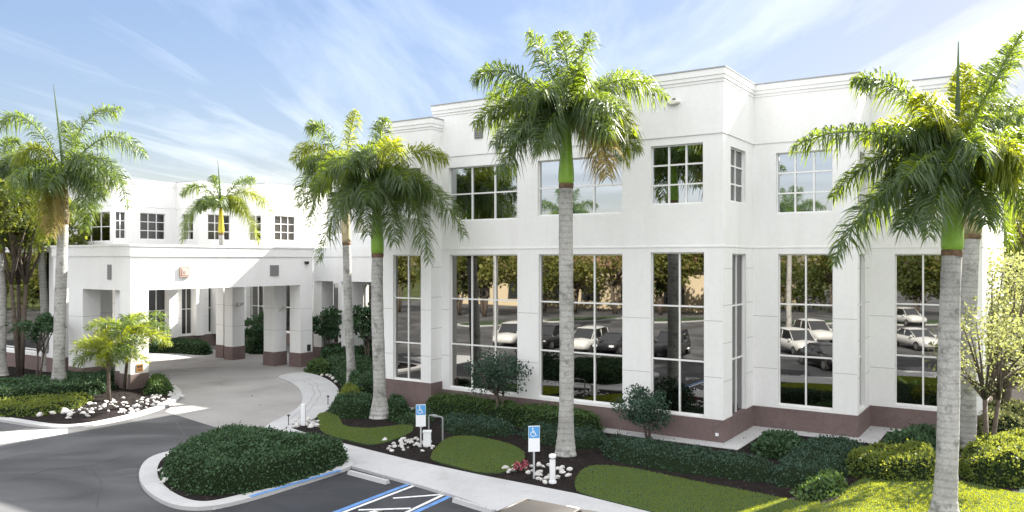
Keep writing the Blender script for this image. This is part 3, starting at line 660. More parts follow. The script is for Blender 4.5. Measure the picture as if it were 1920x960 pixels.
# plaque and meter boxes on the columns
v = v_at(262, PU1); Yd = uv(PU1, v)[1]; z = CAM_H + (HY - 690) / (FPX / Yd)
q = MB(); q.uvbox(PU1 + .002, PU1 + .03, v - .17, v + .17, z - .18, z + .20); pq = child_local(q).obj('plaque', 'plaque', port)
q = MB()
for (a0, a1, b0, b1) in ((-.12, -.02, .02, .14), (.02, .12, .02, .14), (-.12, .12, -.06, -.03), (-.12, .12, -.12, -.09)): q.uvbox(PU1 + .031, PU1 + .04, v + a0, v + a1, z + b0, z + b1)
child_local(q).obj('plaque_mark', 'dark', pq)
v = v_at(578, PU1); Yd = uv(PU1, v)[1]; z = CAM_H + (HY - 652) / (FPX / Yd)
q = MB(); q.uvbox(PU1 - e_ + .002, PU1 + .1, v - .1, v + .1, z - .18, z + .2); child_local(q).obj('key_box', 'dark', port)
# dome security camera under the band
v = v_at(574, PU1); Yd = uv(PU1, v)[1]; z = CAM_H + (HY - 493) / (FPX / Yd)
q = MB(); q.uvbox(PU1 + .002, PU1 + .12, v - .14, v + .14, z, z + .1); q.uvbox(PU1 + .02, PU1 + .16, v - .09, v + .09, z - .09, z - .002); child_local(q).obj('security_camera', 'dark', port)

# ------------------------------------------------------------------ palms
def frond(parent, base, ctrl, tip, m, org, lf=.75, n=62, wid=.021, droop=.6, seed=0):
    """feather leaf: arching rachis (quadratic curve) with two ranks of drooping leaflets"""
    r = np.random.default_rng(seed); b0, c0, t0 = (np.array(p, float) for p in (base, ctrl, tip))
    t = np.linspace(.10, 1, n); t = np.repeat(t, 2); k = len(t); t = t + r.uniform(-.006, .006, k)
    sgn = np.tile([1., -1.], n)
    T_ = t[:, None]; p = (1 - T_) ** 2 * b0 + 2 * T_ * (1 - T_) * c0 + T_ ** 2 * t0; tg = unit(2 * (1 - T_) * (c0 - b0) + 2 * T_ * (t0 - c0))
    side = np.cross(tg, np.array([0, 0, 1.])); weak = np.linalg.norm(side, axis=1) < .15
    sref = unit(np.cross(unit((t0 - b0)[None]), np.array([[.3, .2, 1.]])))
    side[weak] = sref; side = unit(side); up = unit(np.cross(side, tg))
    lf = lf * 1.22; prof = np.clip(.45 + 1.6 * t, 0, 1) * np.clip((1.12 - t) / .35, .25, 1); L = lf * prof * r.uniform(.75, 1.15, k)
    lift = r.uniform(-.9, 1.2, k)[:, None]
    d = unit(side * sgn[:, None] * r.uniform(.6, 1.0, (k, 1)) + up * lift + tg * r.uniform(.35, .8, (k, 1)))
    g0 = np.array([0, 0, -1.]); Lc = L[:, None]
    mid = p + d * Lc * .5 + g0 * Lc * droop * .15; end = p + d * Lc * .85 + g0 * Lc * droop * r.uniform(.5, 1.3, (k, 1))
    wv = unit(np.cross(d, up + .6 * r.normal(size=(k, 3)))) * wid * r.uniform(.7, 1.2, (k, 1))
    V_ = np.stack([p - wv * .5, p + wv * .5, mid + wv, end, mid - wv], 1).reshape(-1, 3) - org
    F = [(5 * i, 5 * i + 1, 5 * i + 2, 5 * i + 4) for i in range(k)] + [(5 * i + 4, 5 * i + 2, 5 * i + 3) for i in range(k)]
    mb = MB(); tt = np.linspace(0, 1, 9); sz = np.linalg.norm(t0 - b0)
    mb.tube([(1 - s) ** 2 * b0 + 2 * s * (1 - s) * c0 + s * s * t0 - org for s in tt], [max(.006, .045 * (1 - s) * min(1, sz / 2.5)) for s in tt], 5)
    nv = len(mb.f); mb.cur = 1; bb = len(mb.v); mb.v.extend(map(tuple, V_.tolist())); mb.f.extend([tuple(i + bb for i in q) for q in F]); mb.mi.extend([1] * len(F))
    return mb.obj('frond', ['rachis', m], parent)

def lathe(pts, prof, n=20):
    mb = MB(); mb.tube(pts, prof, n); return mb
def palm(name, label, base, crown_px, crown_y, Y, shaft_px_y, fronds, r=(.36, .24, .23), shaft='shaft', lf=.8, extra_n=6, spear=None, flen=2.6, seed=0, group='royal palms around the building', fm='frond', n=165, shaft_bot=None, cat='palm tree', shaft_r=None):
    """base (x,y,z) on the ground; crown at pixel (crown_px, crown_y) at depth Y; crownshaft starts at pixel height shaft_px_y"""
    rr = np.random.default_rng(seed); B = Vector(base); C = at(crown_px, crown_y, Y)
    zs = CAM_H + (HY - shaft_px_y) / FPX * Y; f = (zs - B.z) / (C.z - B.z); K = B.lerp(C, f)
    root = empty(name, B, label, cat, group)
    ts = [0, .012, .03, .07, .13, .22, .35, .5, .65, .8, .9, 1]; rad = [r[0] * 1.15, r[0] * 1.05, r[0], r[0] * .86, r[1] * 1.08, r[1], r[1] * 1.02, r[1] * 1.03, r[1], r[2], r[2] * .98, r[2] * .97]
    bend = [Vector((.05 * math.sin(3 * t + seed), .04 * math.sin(2.3 * t + seed * 2), 0)) * (t * (1 - t) * 4) for t in ts]
    # fine rings: resample
    P = []; Q = []
    for i in range(len(ts) - 1):
        m_ = 5
        for k in range(m_):
            s = k / m_; t = ts[i] + (ts[i + 1] - ts[i]) * s; b_ = bend[i].lerp(bend[i + 1], s)
            P.append(B.lerp(K, t) - B + b_); Q.append((rad[i] + (rad[i + 1] - rad[i]) * s) * (1 + .02 * math.sin(t * 260)))
    P.append(K - B); Q.append(rad[-1]); mb = MB(); mb.tube(P, Q, 20); mb.obj('trunk', 'palm_trunk', root, True)
    sr = shaft_r or r[2]
    mb = MB(); cs = [(0, 1.02), (.06, 1.12), (.2, 1.1), (.45, .92), (.7, .78), (.9, .66), (1.0, .55)]
    mb.tube([K.lerp(C, s) - B for s, _ in cs], [sr * q for _, q in cs], 18); mb.obj('crownshaft', shaft, root, True)
    mb = MB(); mb.tube([K - B + Vector((0, 0, q)) for q in (-.16, -.1, -.02, .05)], [rad[-1] * 1.0, rad[-1] * 1.08, rad[-1] * 1.1, rad[-1] * 1.04], 18); mb.obj('leaf_scar', 'scar', root, True)
    org = np.array(B); hub = C
    if spear:
        mb = MB(); p = at(*spear, Y); mb.tube([hub - B, hub.lerp(p, .5) - B + Vector((.03, 0, 0)), p - B], [.085, .06, .012], 6); mb.obj('spear_leaf', 'frond', root)
    for i, fr in enumerate(fronds):
        cx, cy, tx, ty, dy = fr[:5]; mm = fr[5] if len(fr) > 5 else fm
        c = at(cx, cy, Y + dy * .45); t = at(tx, ty, Y + dy)
        frond(root, hub + Vector((rr.uniform(-.06, .06), rr.uniform(-.06, .06), rr.uniform(-.1, .1))), c, t, mm, org, lf, n=n, seed=seed * 50 + i)
    for k in range(extra_n):
        az = 2.4 * k + seed; el = rr.uniform(.2, 1.15); Lf = flen * rr.uniform(.8, 1.1)
        d = Vector((math.cos(az), math.sin(az), 0)); c = hub + d * Lf * .5 * math.cos(el) + Vector((0, 0, Lf * .62 * max(.25, math.sin(el)))); t = hub + d * Lf * .95 + Vector((0, 0, Lf * (-.55 + .75 * el)))
        frond(root, hub, c, t, 'frond_yellow' if rr.random() < .08 else fm, org, lf, n=n, seed=seed * 50 + 30 + k)
    return root

palm('royal_palm', 'tall royal palm with bright green crownshaft standing before the tall mirrored windows at centre', g(1060, 853, .05), 1062, 232, 26.6, 345,
     [(960, 85, 888, 150, -.6), (965, 150, 892, 232, .8), (985, 195, 938, 325, -1), (1040, 120, 992, 60, 0), (1085, 120, 1108, 60, .3), (1150, 95, 1248, 182, .2),
      (1185, 130, 1172, 300, -.6, 'frond_yellow'), (1130, 200, 1138, 330, -1.5, 'frond_dry'), (1070, 90, 1050, 62, 1.2), (1040, 170, 1010, 285, -2.0), (1095, 150, 1160, 210, -2.4), (1010, 120, 915, 185, 2.0), (1120, 120, 1215, 150, 1.8), (1020, 160, 965, 265, -1.6), (1075, 140, 1085, 130, -1.5)],
     r=(.33, .235, .235), lf=.78, extra_n=11, seed=1, flen=2.5)
palm('royal_palm', 'royal palm with lime green crownshaft and wide crown left of the nearest window bay', g(712, 783, .05), 706, 345, 33.1, 476,
     [(800, 290, 870, 440, -.6), (775, 320, 805, 488, -.9), (770, 245, 838, 300, .3, 'frond_yellow'), (640, 320, 598, 488, -1.0), (710, 250, 722, 222, 0), (640, 270, 565, 385, .4), (730, 230, 745, 290, -2.2, 'frond_yellow'),
      (680, 320, 690, 440, -1.8), (735, 340, 740, 455, -1.5), (650, 250, 600, 330, 1.5), (760, 270, 830, 400, 1.6), (670, 290, 640, 410, -2.0), (690, 250, 670, 300, -2.2)],
     r=(.40, .25, .24), lf=.8, extra_n=11, seed=2, flen=2.6)
palm('royal_palm', 'royal palm with slender grey trunk rising behind the lime crownshaft palm near the entrance', g(660, 728, .05), 645, 330, 41, 455,
     [(610, 210, 578, 240, 0), (655, 240, 668, 208, 0, 'frond_yellow'), (590, 235, 548, 300, -.5, 'frond_yellow'), (585, 275, 555, 385, 0), (600, 300, 580, 425, .5), (700, 235, 730, 290, .5), (690, 280, 700, 380, 0), (640, 250, 610, 330, -2, 'frond_yellow')],
     r=(.3, .21, .21), lf=.8, extra_n=10, seed=3, flen=2.6, shaft='shaft_pale')
palm('royal_palm', 'royal palm with pale trunk on the left island, drooping fronds before the wing', g(110, 733, .1), 120, 335, 39.4, 415,
     [(50, 165, -8, 240, 0), (150, 185, 228, 205, .3), (200, 205, 272, 290, -.4), (205, 235, 240, 388, -.6), (170, 300, 160, 430, -1), (40, 270, 25, 380, .4), (80, 320, 82, 450, -.8, 'frond_yellow'), (140, 250, 190, 330, -1.6), (70, 240, 30, 300, -1.4, 'frond_yellow'), (100, 330, 95, 440, -1, 'frond_dry'), (150, 250, 120, 230, 1.5)],
     r=(.40, .26, .25), lf=.8, extra_n=11, seed=4, flen=2.6, spear=(100, 158), shaft='shaft_pale')
palm('royal_palm', 'small royal palm with yellow crownshaft rising behind the portico roof', (*uv(u_at(418, 11.4), 11.4)[:2], 0), 414, 390, uv(u_at(418, 11.4), 11.4)[1], 437,
     [(375, 320, 340, 365, 0), (355, 350, 342, 455, -.5), (460, 325, 510, 395, 0, 'frond_yellow'), (460, 360, 485, 455, -.8, 'frond_yellow'), (440, 330, 478, 335, .5), (405, 340, 398, 330, 0), (385, 350, 372, 395, -1.2), (440, 350, 460, 400, -1.3, 'frond_yellow')],
     r=(.28, .2, .2), lf=.8, extra_n=6, seed=5, flen=2.2, shaft='shaft_yellow', spear=(408, 300))
palm('royal_palm', 'royal palm cut by the left edge of the photo with a green crownshaft', g(2, 705, .1), -2, 330, 45, 470,
     [(25, 250, 60, 330, 0), (-40, 250, -90, 330, 0), (20, 290, 45, 420, -.6), (-20, 300, -40, 420, 0), (10, 250, 30, 265, 1), (30, 280, 70, 370, 1)], r=(.36, .25, .24), lf=.8, extra_n=5, seed=6, flen=2.6)
palm('royal_palm', 'royal palm with dark trunk and yellowing fronds behind the left island palm', g(86, 700, .0), 76, 400, 46, 450,
     [(95, 380, 100, 450, -.5, 'frond_yellow'), (55, 350, 25, 420, 0), (110, 350, 140, 390, 0, 'frond_yellow'), (80, 350, 70, 470, -1, 'frond_yellow'), (50, 370, 45, 470, -.6), (120, 380, 190, 385, -.5)], r=(.3, .2, .2), lf=.7, extra_n=5, seed=7, flen=2.1, shaft='shaft_yellow')
palm('royal_palm', 'nearest royal palm with bright green crownshaft at the right edge of the lawn', g(1770, 968, .1), 1790, 300, 20.3, 470,
     [(1620, 205, 1488, 275, -.3), (1690, 120, 1602, 150, .3), (1640, 320, 1565, 490, -.8), (1735, 350, 1690, 430, -1.2), (1850, 170, 1918, 60, .4), (1880, 280, 1925, 400, -.6), (1900, 230, 1985, 260, 0), (1720, 190, 1620, 260, 1.5, 'frond_yellow'),
      (1770, 250, 1742, 440, -1.8), (1835, 330, 1850, 420, -1.5), (1720, 260, 1640, 380, 1.2), (1860, 260, 1900, 330, -1.5, 'frond_yellow'), (1760, 200, 1720, 180, -1.5, 'frond_yellow'), (1800, 200, 1810, 120, .5, 'frond_yellow'), (1740, 280, 1700, 330, -1.8), (1690, 330, 1610, 420, 1.5), (1670, 240, 1560, 370, .8)],
     r=(.33, .25, .235), lf=.62, extra_n=13, seed=8, flen=2.0, spear=(1797, 78), n=190)
palm('royal_palm', 'royal palm standing just behind the nearest one at right, its trunk in the shrubs', g(1812, 838, .08), 1828, 270, 27.7, 440,
     [(1880, 150, 1905, 70, 0), (1860, 180, 1930, 200, 0), (1760, 200, 1720, 270, .5), (1890, 260, 1935, 350, -.5), (1850, 320, 1890, 455, -.5), (1830, 180, 1850, 120, 1)], r=(.34, .27, .26), lf=.75, extra_n=7, seed=9, flen=2.4, shaft='shaft_pale')

# young feathery palms on the left island
def small_palm(label, base, top, m, seed, L=1.75, nfr=24):
    root = empty('young_palm', base, label, 'palm tree', 'young palms on the left island'); B = Vector(base); Tp = Vector(top); org = np.array(base)
    mb = MB(); mb.tube([Vector((0, 0, -.05)), (Tp - B) * .5, Tp - B], [.10, .075, .09], 10); mb.obj('trunk', 'bark', root, True)
    r = np.random.default_rng(seed)
    for k in range(nfr):
        az = k * 2.4; el = r.uniform(.15, 1.2); d = Vector((math.cos(az), math.sin(az), 0)); c = Tp + d * L * .5 * math.cos(el) + Vector((0, 0, L * .7 * math.sin(el))); t = Tp + d * L * r.uniform(.75, 1) + Vector((0, 0, L * (-.45 + .75 * el)))
        frond(root, Tp, c, t, m if r.random() < .7 else 'frond', org,   .48, n=60, wid=.018, droop=.3, seed=seed * 40 + k)
small_palm('young yellow green palm with pale stem among the white rocks on the left island', g(204, 752, .12), at(203, 668, 37.0), 'frond_yellow', 61)
small_palm('young light green palm with dark leaning stem beside the sunlit portico column', g(233, 733, .12), at(243, 628, 38.6), 'frond_yellow', 62, 2.1)

# ------------------------------------------------------------------ hedges and shrubs
def H(px, h, m, label, z0=.07, sm=1, **k): return hedge(k.pop('name', 'hedge'), smooth_poly(gp(px, z0), sm), h, m, label, z0=z0, **k)
H([(308, 886), (330, 868), (400, 838), (440, 832), (500, 836), (560, 846), (620, 852), (656, 863), (600, 886), (520, 910), (440, 926), (385, 930), (345, 920), (318, 905)], .62, 'hedge', 'broad dark green hedge filling the kerbed island beside the parking bay', z0=.12, dome=.32, dens=420, leaf=.075, lump=.10, seed=11)
H([(622, 765), (650, 757), (700, 757), (702, 770), (695, 785), (640, 783), (622, 775)], .55, 'hedge', 'low dark rounded hedge left of the lime palm trunk', seed=12, dens=330)
H([(725, 760), (745, 758), (765, 768), (760, 785), (728, 790)], .55, 'hedge', 'small dark rounded hedge right of the lime palm trunk', seed=13, dens=330)
H([(800, 760), (850, 764), (965, 778), (985, 790), (975, 800), (880, 790), (810, 778), (797, 768)], .62, 'hedge_light', 'clipped green box hedge under the second tall window with the slender shrub tree', seed=14, dens=300, leaf=.075)
H([(965, 782), (1040, 786), (1125, 800), (1128, 818), (1050, 812), (970, 802)], .62, 'hedge_light', 'clipped green box hedge under the third tall window behind the central palm', seed=15, dens=300, leaf=.075)
H([(832, 782), (900, 792), (962, 800), (962, 818), (900, 818), (835, 810)], .28, 'hedge_blue', 'low flat bluish juniper mat before the box hedge', seed=16, dens=360, leaf=.06, lump=.03)
H([(982, 800), (1045, 808), (1135, 818), (1140, 838), (1080, 842), (985, 826)], .28, 'hedge_blue', 'low bluish juniper mat behind the foot of the central palm', seed=17, dens=360, leaf=.06, lump=.04)
H([(740, 778), (800, 768), (820, 778), (800, 795), (742, 795)], .15, 'hedge', 'low dark groundcover mat by the brown base behind the left parking sign', seed=18, dens=300)
H([(1130, 835), (1180, 832), (1300, 855), (1400, 870), (1465, 890), (1440, 905), (1350, 893), (1240, 880), (1135, 858)], .38, 'hedge_blue', 'long low dark juniper hedge in front of the projecting corner', seed=19, dens=380, leaf=.06, lump=.09, edge=.4)
H([(1430, 828), (1470, 822), (1505, 832), (1500, 858), (1440, 860), (1412, 845)], .35, 'hedge', 'spiky dark green shrub clump in the recess by the projecting corner', seed=20, dens=300, leaf=.13, lump=.12)
H([(1495, 838), (1560, 832), (1640, 846), (1600, 880), (1560, 905), (1470, 915), (1440, 900), (1470, 868)], .34, 'hedge_blue', 'wide low juniper spread below the second window bay', seed=21, dens=380, leaf=.06, lump=.09, edge=.4)
H([(1510, 912), (1545, 895), (1575, 900), (1575, 925), (1530, 938), (1495, 930)], .3, 'hedge_light', 'small pale bush at the edge of the bark chips', seed=22, dens=330, leaf=.1, lump=.1)
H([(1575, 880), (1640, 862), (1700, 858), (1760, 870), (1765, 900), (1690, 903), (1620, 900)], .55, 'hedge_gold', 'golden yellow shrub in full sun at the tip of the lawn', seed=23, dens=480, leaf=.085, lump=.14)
H([(1640, 850), (1700, 828), (1790, 828), (1790, 850), (1700, 866)], .55, 'hedge', 'dark leafy shrub below the far right window', seed=24, dens=260, leaf=.12, lump=.15)
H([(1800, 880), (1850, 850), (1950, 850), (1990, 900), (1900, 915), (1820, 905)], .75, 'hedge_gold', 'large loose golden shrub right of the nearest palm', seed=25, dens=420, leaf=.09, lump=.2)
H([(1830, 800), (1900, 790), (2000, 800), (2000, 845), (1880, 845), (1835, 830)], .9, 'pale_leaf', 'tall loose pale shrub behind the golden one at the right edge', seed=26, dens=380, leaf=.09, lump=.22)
# entrance planting, right of the portico
H([(572, 697), (590, 688), (620, 690), (625, 705), (600, 702)], .55, 'hedge_light', 'bright green bush at the foot of the portico columns', seed=27, dens=260, leaf=.1, lump=.12)
H([(600, 692), (690, 688), (715, 712), (710, 745), (665, 748), (650, 725), (630, 708)], .75, 'hedge', 'leafy green shrub bank along the crescent of pale paving', seed=28, dens=280, leaf=.11, lump=.16)
H([(640, 738), (665, 735), (680, 752), (660, 765), (642, 757)], .5, 'hedge_gold', 'yellow green bush at the edge of the crescent paving', seed=29, dens=300, leaf=.1, lump=.1)
H([(605, 672), (690, 666), (715, 685), (600, 690)], .9, 'hedge', 'dark tall shrubs against the entrance glass', seed=30, dens=220, leaf=.13, lump=.2)
# far side of the drive
H([(278, 650), (330, 650), (395, 657), (392, 667), (330, 662), (278, 662)], .7, 'hedge', 'clipped green hedge under the wing windows beyond the drive', seed=31, dens=160, leaf=.11, z0=.02)
H([(460, 650), (520, 650), (520, 663), (462, 664)], .8, 'hedge', 'dark bushes between the portico columns by the entrance', seed=32, dens=160, leaf=.13, lump=.25, z0=.02)
# left island planting
H([(277, 722), (300, 717), (318, 724), (316, 740), (290, 742), (278, 738)], .55, 'hedge_light', 'neat box hedge right of the sunlit portico column', z0=.12, seed=33, dens=320)
H([(-60, 735), (40, 728), (140, 722), (215, 722), (200, 738), (130, 748), (60, 752), (-60, 760)], .55, 'hedge', 'dark green hedge on the left island behind the palm', z0=.12, seed=34, dens=220, leaf=.1, lump=.12)
H([(-60, 770), (30, 757), (100, 755), (150, 748), (175, 752), (120, 772), (60, 782), (0, 780), (-60, 774)], .32, 'hedge_gold', 'sunlit yellow green groundcover at the front of the left island', z0=.12, seed=35, dens=300, leaf=.09, lump=.10)
H([(100, 712), (225, 708), (228, 722), (110, 724)], .5, 'hedge', 'dark hedge along the foot of the portico corner', z0=.12, seed=36, dens=200)

def shrub_tree(name, label, base, crown, rad, m, seed, n=2600, leaf=.09, cat='shrub', squash=.75, clumps=22, group=None, stems=3, bark='bark'):
    r = np.random.default_rng(seed); B = np.array(base); C = np.array(crown); root = empty(name, base, label, cat, group)
    cl = C + unit(r.normal(size=(clumps, 3))) * (r.random((clumps, 1)) ** .45) * rad * np.array([1, 1, squash])
    mb = MB()
    for k in range(stems):
        a = k * 2.1 + seed; q = B + np.array([math.cos(a), math.sin(a), 0]) * .05
        mid = B * .45 + C * .55 + np.array([math.cos(a), math.sin(a), 0]) * rad * .15
        mb.tube([q - B, (q * .6 + mid * .4) - B, mid - B], [rad * .055, rad * .045, rad * .035], 7)
        for j in range(k, clumps, stems):
            if j % 2 == 0: mb.tube([mid - B, (mid + cl[j]) / 2 - B + np.array([0, 0, .05 * rad]), cl[j] - B], [rad * .03, rad * .018, rad * .008], 5)
    mb.obj('trunk', bark, root, True)
    idx = r.integers(0, clumps, n); sg = rad * r.uniform(.16, .30, clumps)
    p = cl[idx] + unit(r.normal(size=(n, 3))) * (r.random((n, 1)) ** .5) * (sg[idx] * 1.6)[:, None] * np.array([1, 1, .8])
    d = unit(r.normal(size=(n, 3)) + np.array([0, 0, .25])); L = r.uniform(.6, 1.4, n) * leaf
    mesh_np('crown', leaf_verts(p, d, L, L * .34) - B, 4, m, root); return root
b = g(937, 790, .06); shrub_tree('shrub_tree', 'slender shrub tree with airy blue green crown before the second tall window', b, at(935, 697, b[1]), 1.15, 'hedge_blue', 71, n=3200, leaf=.10, clumps=34)
b = g(1216, 826, .06); shrub_tree('shrub_tree', 'bushy round topped shrub tree before the fourth tall window', b, at(1214, 765, b[1]), .98, 'hedge_blue', 72, n=4200, leaf=.09, clumps=30, squash=.75)
b = g(1745, 800, .08); shrub_tree('shrub', 'strappy pale shrub against the far right window', b, at(1738, 712, b[1]), .9, 'hedge_light', 73, n=500, leaf=.35, clumps=10)
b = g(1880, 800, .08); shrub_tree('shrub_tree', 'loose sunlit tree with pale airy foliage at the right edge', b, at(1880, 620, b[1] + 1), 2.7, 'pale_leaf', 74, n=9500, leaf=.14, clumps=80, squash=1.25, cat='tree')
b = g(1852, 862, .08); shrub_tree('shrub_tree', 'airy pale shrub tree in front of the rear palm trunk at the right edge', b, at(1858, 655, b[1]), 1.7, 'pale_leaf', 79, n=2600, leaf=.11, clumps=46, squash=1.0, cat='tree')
b = g(485, 662, 0); shrub_tree('shrub', 'dark spreading potted shrub beside the entrance columns', b, at(485, 612, b[1]), 1.1, 'hedge', 75, n=1400, leaf=.2, clumps=16)
b = g(612, 680, 0); shrub_tree('shrub', 'dark tall entrance shrub right of the portico columns', b, at(612, 605, b[1]), 1.2, 'hedge', 76, n=1400, leaf=.22, clumps=16)
b = g(690, 690, 0); shrub_tree('shrub', 'dark leafy shrub before the recessed entrance glass left of the lime palm trunk', b, at(686, 600, b[1]), 1.1, 'hedge', 77, n=1500, leaf=.2, clumps=18)
b = g(70, 722, .1); shrub_tree('shrub_tree', 'flat topped dark shrub tree before the large left window', b, at(78, 615, b[1]), 1.2, 'hedge', 78, n=2000, leaf=.14, clumps=24, squash=.5)

def tree(label, x, y, h, rad, seed, m='tree_leaf', n=2600, leaf=.34, group='broadleaf trees around the lot', squash=.85, z=0):
    return shrub_tree('broadleaf_tree', label, (x, y, z), (x, y, h - rad * squash), rad, m, seed, n=n, leaf=leaf, cat='tree', squash=squash, clumps=40, group=group, stems=3)
b = g(38, 702, .1); shrub_tree('broadleaf_tree', 'dense dark tree in front of the glass fronted wing at the left edge', b, at(32, 395, b[1]), 2.7, 'tree_leaf', 88, n=5200, leaf=.2, clumps=50, cat='tree', group='broadleaf trees around the lot')
# behind the wing, left
for i, (px, Y, h, rad, lab) in enumerate(((-30, 72, 13.5, 4.5, 'dark broad tree at the far left behind the glass fronted wing'), (45, 80, 14.5, 5, 'tall dark tree between the two left palms behind the wing'), (100, 66, 10, 3, 'lower tree just left of the upper wing windows'), (-110, 66, 13, 4.5, 'dark tree cut by the left edge'))):
    tree(lab, T(px) * Y, Y, h, rad, 90 + i, n=4200, leaf=.4)
for i, (px, Y, h, rad, lab) in enumerate(((1875, 58, 11, 4, 'sunlit tree beyond the right end of the building'), (1940, 50, 10, 4, 'sunlit tree cut by the right edge'), (1905, 75, 13, 5, 'farthest tree beyond the lawn at right'))):
    tree(lab, T(px) * Y, Y, h, rad, 100 + i, n=4200, leaf=.34)
for i, (x, y, h, rad, lab) in enumerate(((40, 44, 11, 4.2, 'tree right of the building, outside the lawn, nearest of three'), (48, 56, 12, 4.6, 'tree right of the building, middle of three'), (44, 68, 12, 4.6, 'tree right of the building, farthest of three'))):
    tree(lab, x, y, h, rad, 110 + i, n=2600, leaf=.42)
# trees across the car park, seen in the window glass
k = 0
for (pxs, v0) in (((700, 760, 822, 858, 905, 985, 1018, 1075, 1150, 1235, 1262, 1335), 0), ((-40, 0, 40, 80, 115), -4), ((1440, 1500, 1560), v2), ((1660, 1720, 1790), v3)):
    for px in pxs:
        p = mirror(px, 588 + (k * 37 % 17) - 6, v0); k += 1
        tree('leafy tree across the car park mirrored in the windows', p[0], p[1], 7.6 + (k * 53 % 40) / 13, 2.9 + (k * 31 % 10) / 6, 120 + k, n=1500 + (k * 71 % 3) * 500, leaf=.42, group='trees across the car park', squash=.95, m=('tree_leaf_gold', 'tree_leaf', 'tree_leaf_gold')[k % 3])
# beige building across the car park and sunlit planted islands
src = [o for o in S.objects if o.name == 'royal_palm'][0]
for k, (pp, v0, sc_) in enumerate((((925, 632), 0, .85), ((1060, 625), 0, .92), ((1478, 632), v2, .9))):
    c = src.copy(); S.collection.objects.link(c); q = mirror(*pp, v0); c.location = (q[0], q[1], 0); c.rotation_euler = (0, 0, 1.1 * k + .5); c.scale = (sc_,) * 3
    tag(c, 'royal palm across the car park mirrored in the windows', 'palm tree', 'palms across the car park')
    for ch in src.children: d = ch.copy(); S.collection.objects.link(d); d.parent = c
p = mirror(1100, 578, 0); bb = empty('beige_building', (p[0], p[1], 0), 'low beige building across the car park mirrored in the windows', 'building', rz=math.atan2(U[1], U[0]))
m_ = MB(); m_.box(-22, 22, -16, 0, 0, 5.4); m_.obj('wall', 'beige', bb)
m_ = MB(); m_.add([(-23, -17, 5.4), (23, -17, 5.4), (23, 1, 5.4), (-23, 1, 5.4), (-16, -8, 8.4), (16, -8, 8.4)], [(0, 1, 5, 4), (1, 2, 5), (2, 3, 4, 5), (3, 0, 4), (3, 2, 1, 0)]); m_.obj('roof', 'roof_tile', bb)
for k in range(7):
    m_ = MB(); m_.box(-19 + k * 6, -16.2 + k * 6, -.02, .06, 1, 3.6); m_.obj('window', 'car_glass', bb)
for (a, b_, v0) in (((1020, 604), (1160, 596), 0), ((860, 612), (960, 606), 0), ((1200, 606), (1330, 598), 0), ((1440, 610), (1560, 604), v2), ((1660, 610), (1800, 604), v3)):
    p = Vector(mirror(*a, v0)); q = Vector(mirror(*b_, v0)); n_ = (q - p).cross(Vector((0, 0, 1))).normalized() * 2.2
    pts = smooth_poly([tuple((p - n_)[:2]), tuple((q - n_)[:2]), tuple((q + n_)[:2]), tuple((p + n_)[:2])], 2)
    poly_obj('kerb', pts, 'kerb', -.1, .12); poly_obj('lawn', inset(pts, .25), 'lawn', -.1, .14)

# ------------------------------------------------------------------ rocks
def rock_mesh(seed):
    r = np.random.default_rng(seed); mb = MB(); n = 9; m_ = 6; vs = []
    k = r.normal(size=(4, 3))
    for i in range(m_ + 1):
        th = math.pi * i / m_
        for j in range(n):
            ph = 6.283 * j / n; d = np.array([math.sin(th) * math.cos(ph), math.sin(th) * math.sin(ph), math.cos(th)])
            s = 1 + .22 * math.sin(3 * d @ k[0]) + .16 * math.sin(4 * d @ k[1] + 1); vs.append(d * s * np.array([1, .7, .55]))
    fs = [(i * n + j, (i + 1) * n + j, (i + 1) * n + (j + 1) % n, i * n + (j + 1) % n) for i in range(m_) for j in range(n)]
    mb.add(vs, fs); me = bpy.data.meshes.new('rock'); me.from_pydata(mb.v, [], mb.f); me.update(); me.materials.append(M['rock']); return me
ROCKS = [rock_mesh(k) for k in range(6)]
def rocks(cells, label, group, size=(.05, .115), z=.07):
    for k, (px, py) in enumerate(cells):
        o = link(bpy.data.objects.new('rock', ROCKS[k % 6])); p = g(px, py, z); s = RNG.uniform(*size); o.location = (p[0], p[1], z + s * .12)
        o.scale = (s, s * RNG.uniform(.8, 1.2), s); o.rotation_euler = (RNG.uniform(-.3, .3), RNG.uniform(-.3, .3), RNG.uniform(0, 6.28)); tag(o, label, 'rock', group)
def scatter(n, x0, x1, y0, y1): return [(RNG.uniform(x0, x1), RNG.uniform(y0, y1)) for _ in range(n)]
def along(n, a, b, w): return [(a[0] + (b[0] - a[0]) * t + RNG.normal(0, w), a[1] + (b[1] - a[1]) * t + RNG.normal(0, w * .45)) for t in RNG.random(n)]
rocks(scatter(38, 718, 812, 822, 847), 'white rock in the cluster around the left parking sign', 'rocks around the left parking sign')
rocks(scatter(16, 945, 1000, 872, 888) + scatter(22, 1005, 1068, 872, 906), 'white rock in the cluster around the right parking sign and bollard light', 'rocks around the right parking sign', (.06, .13))
rocks(along(14, (80, 778), (130, 770), 8), 'rounded pale rock at the sunlit left end of the island bed', 'rocks at the left end of the island', (.08, .2), .13)
rocks(along(44, (130, 774), (235, 752), 13) + along(48, (225, 772), (314, 740), 10), 'white rock scattered on dark mulch of the left island', 'rocks on the left island', (.05, .125), .13)
rocks(along(12, (588, 690), (634, 716), 4), 'grey white rock edging the crescent paving by the shrub bank', 'rocks by the crescent paving', (.09, .2))
rocks(scatter(10, 545, 562, 790, 800) + scatter(14, 572, 600, 786, 800), 'small pale rock around the white marker post', 'rocks around the marker post', (.06, .13))
rocks(along(12, (304, 880), (318, 905), 5), 'white rock at the left tip of the hedged island', 'rocks at the hedged island tip', (.06, .14), .13)
rocks([(1100, 832), (790, 800), (1178, 812)], 'single white rock on the dark mulch', 'single rocks on the mulch', (.07, .1))
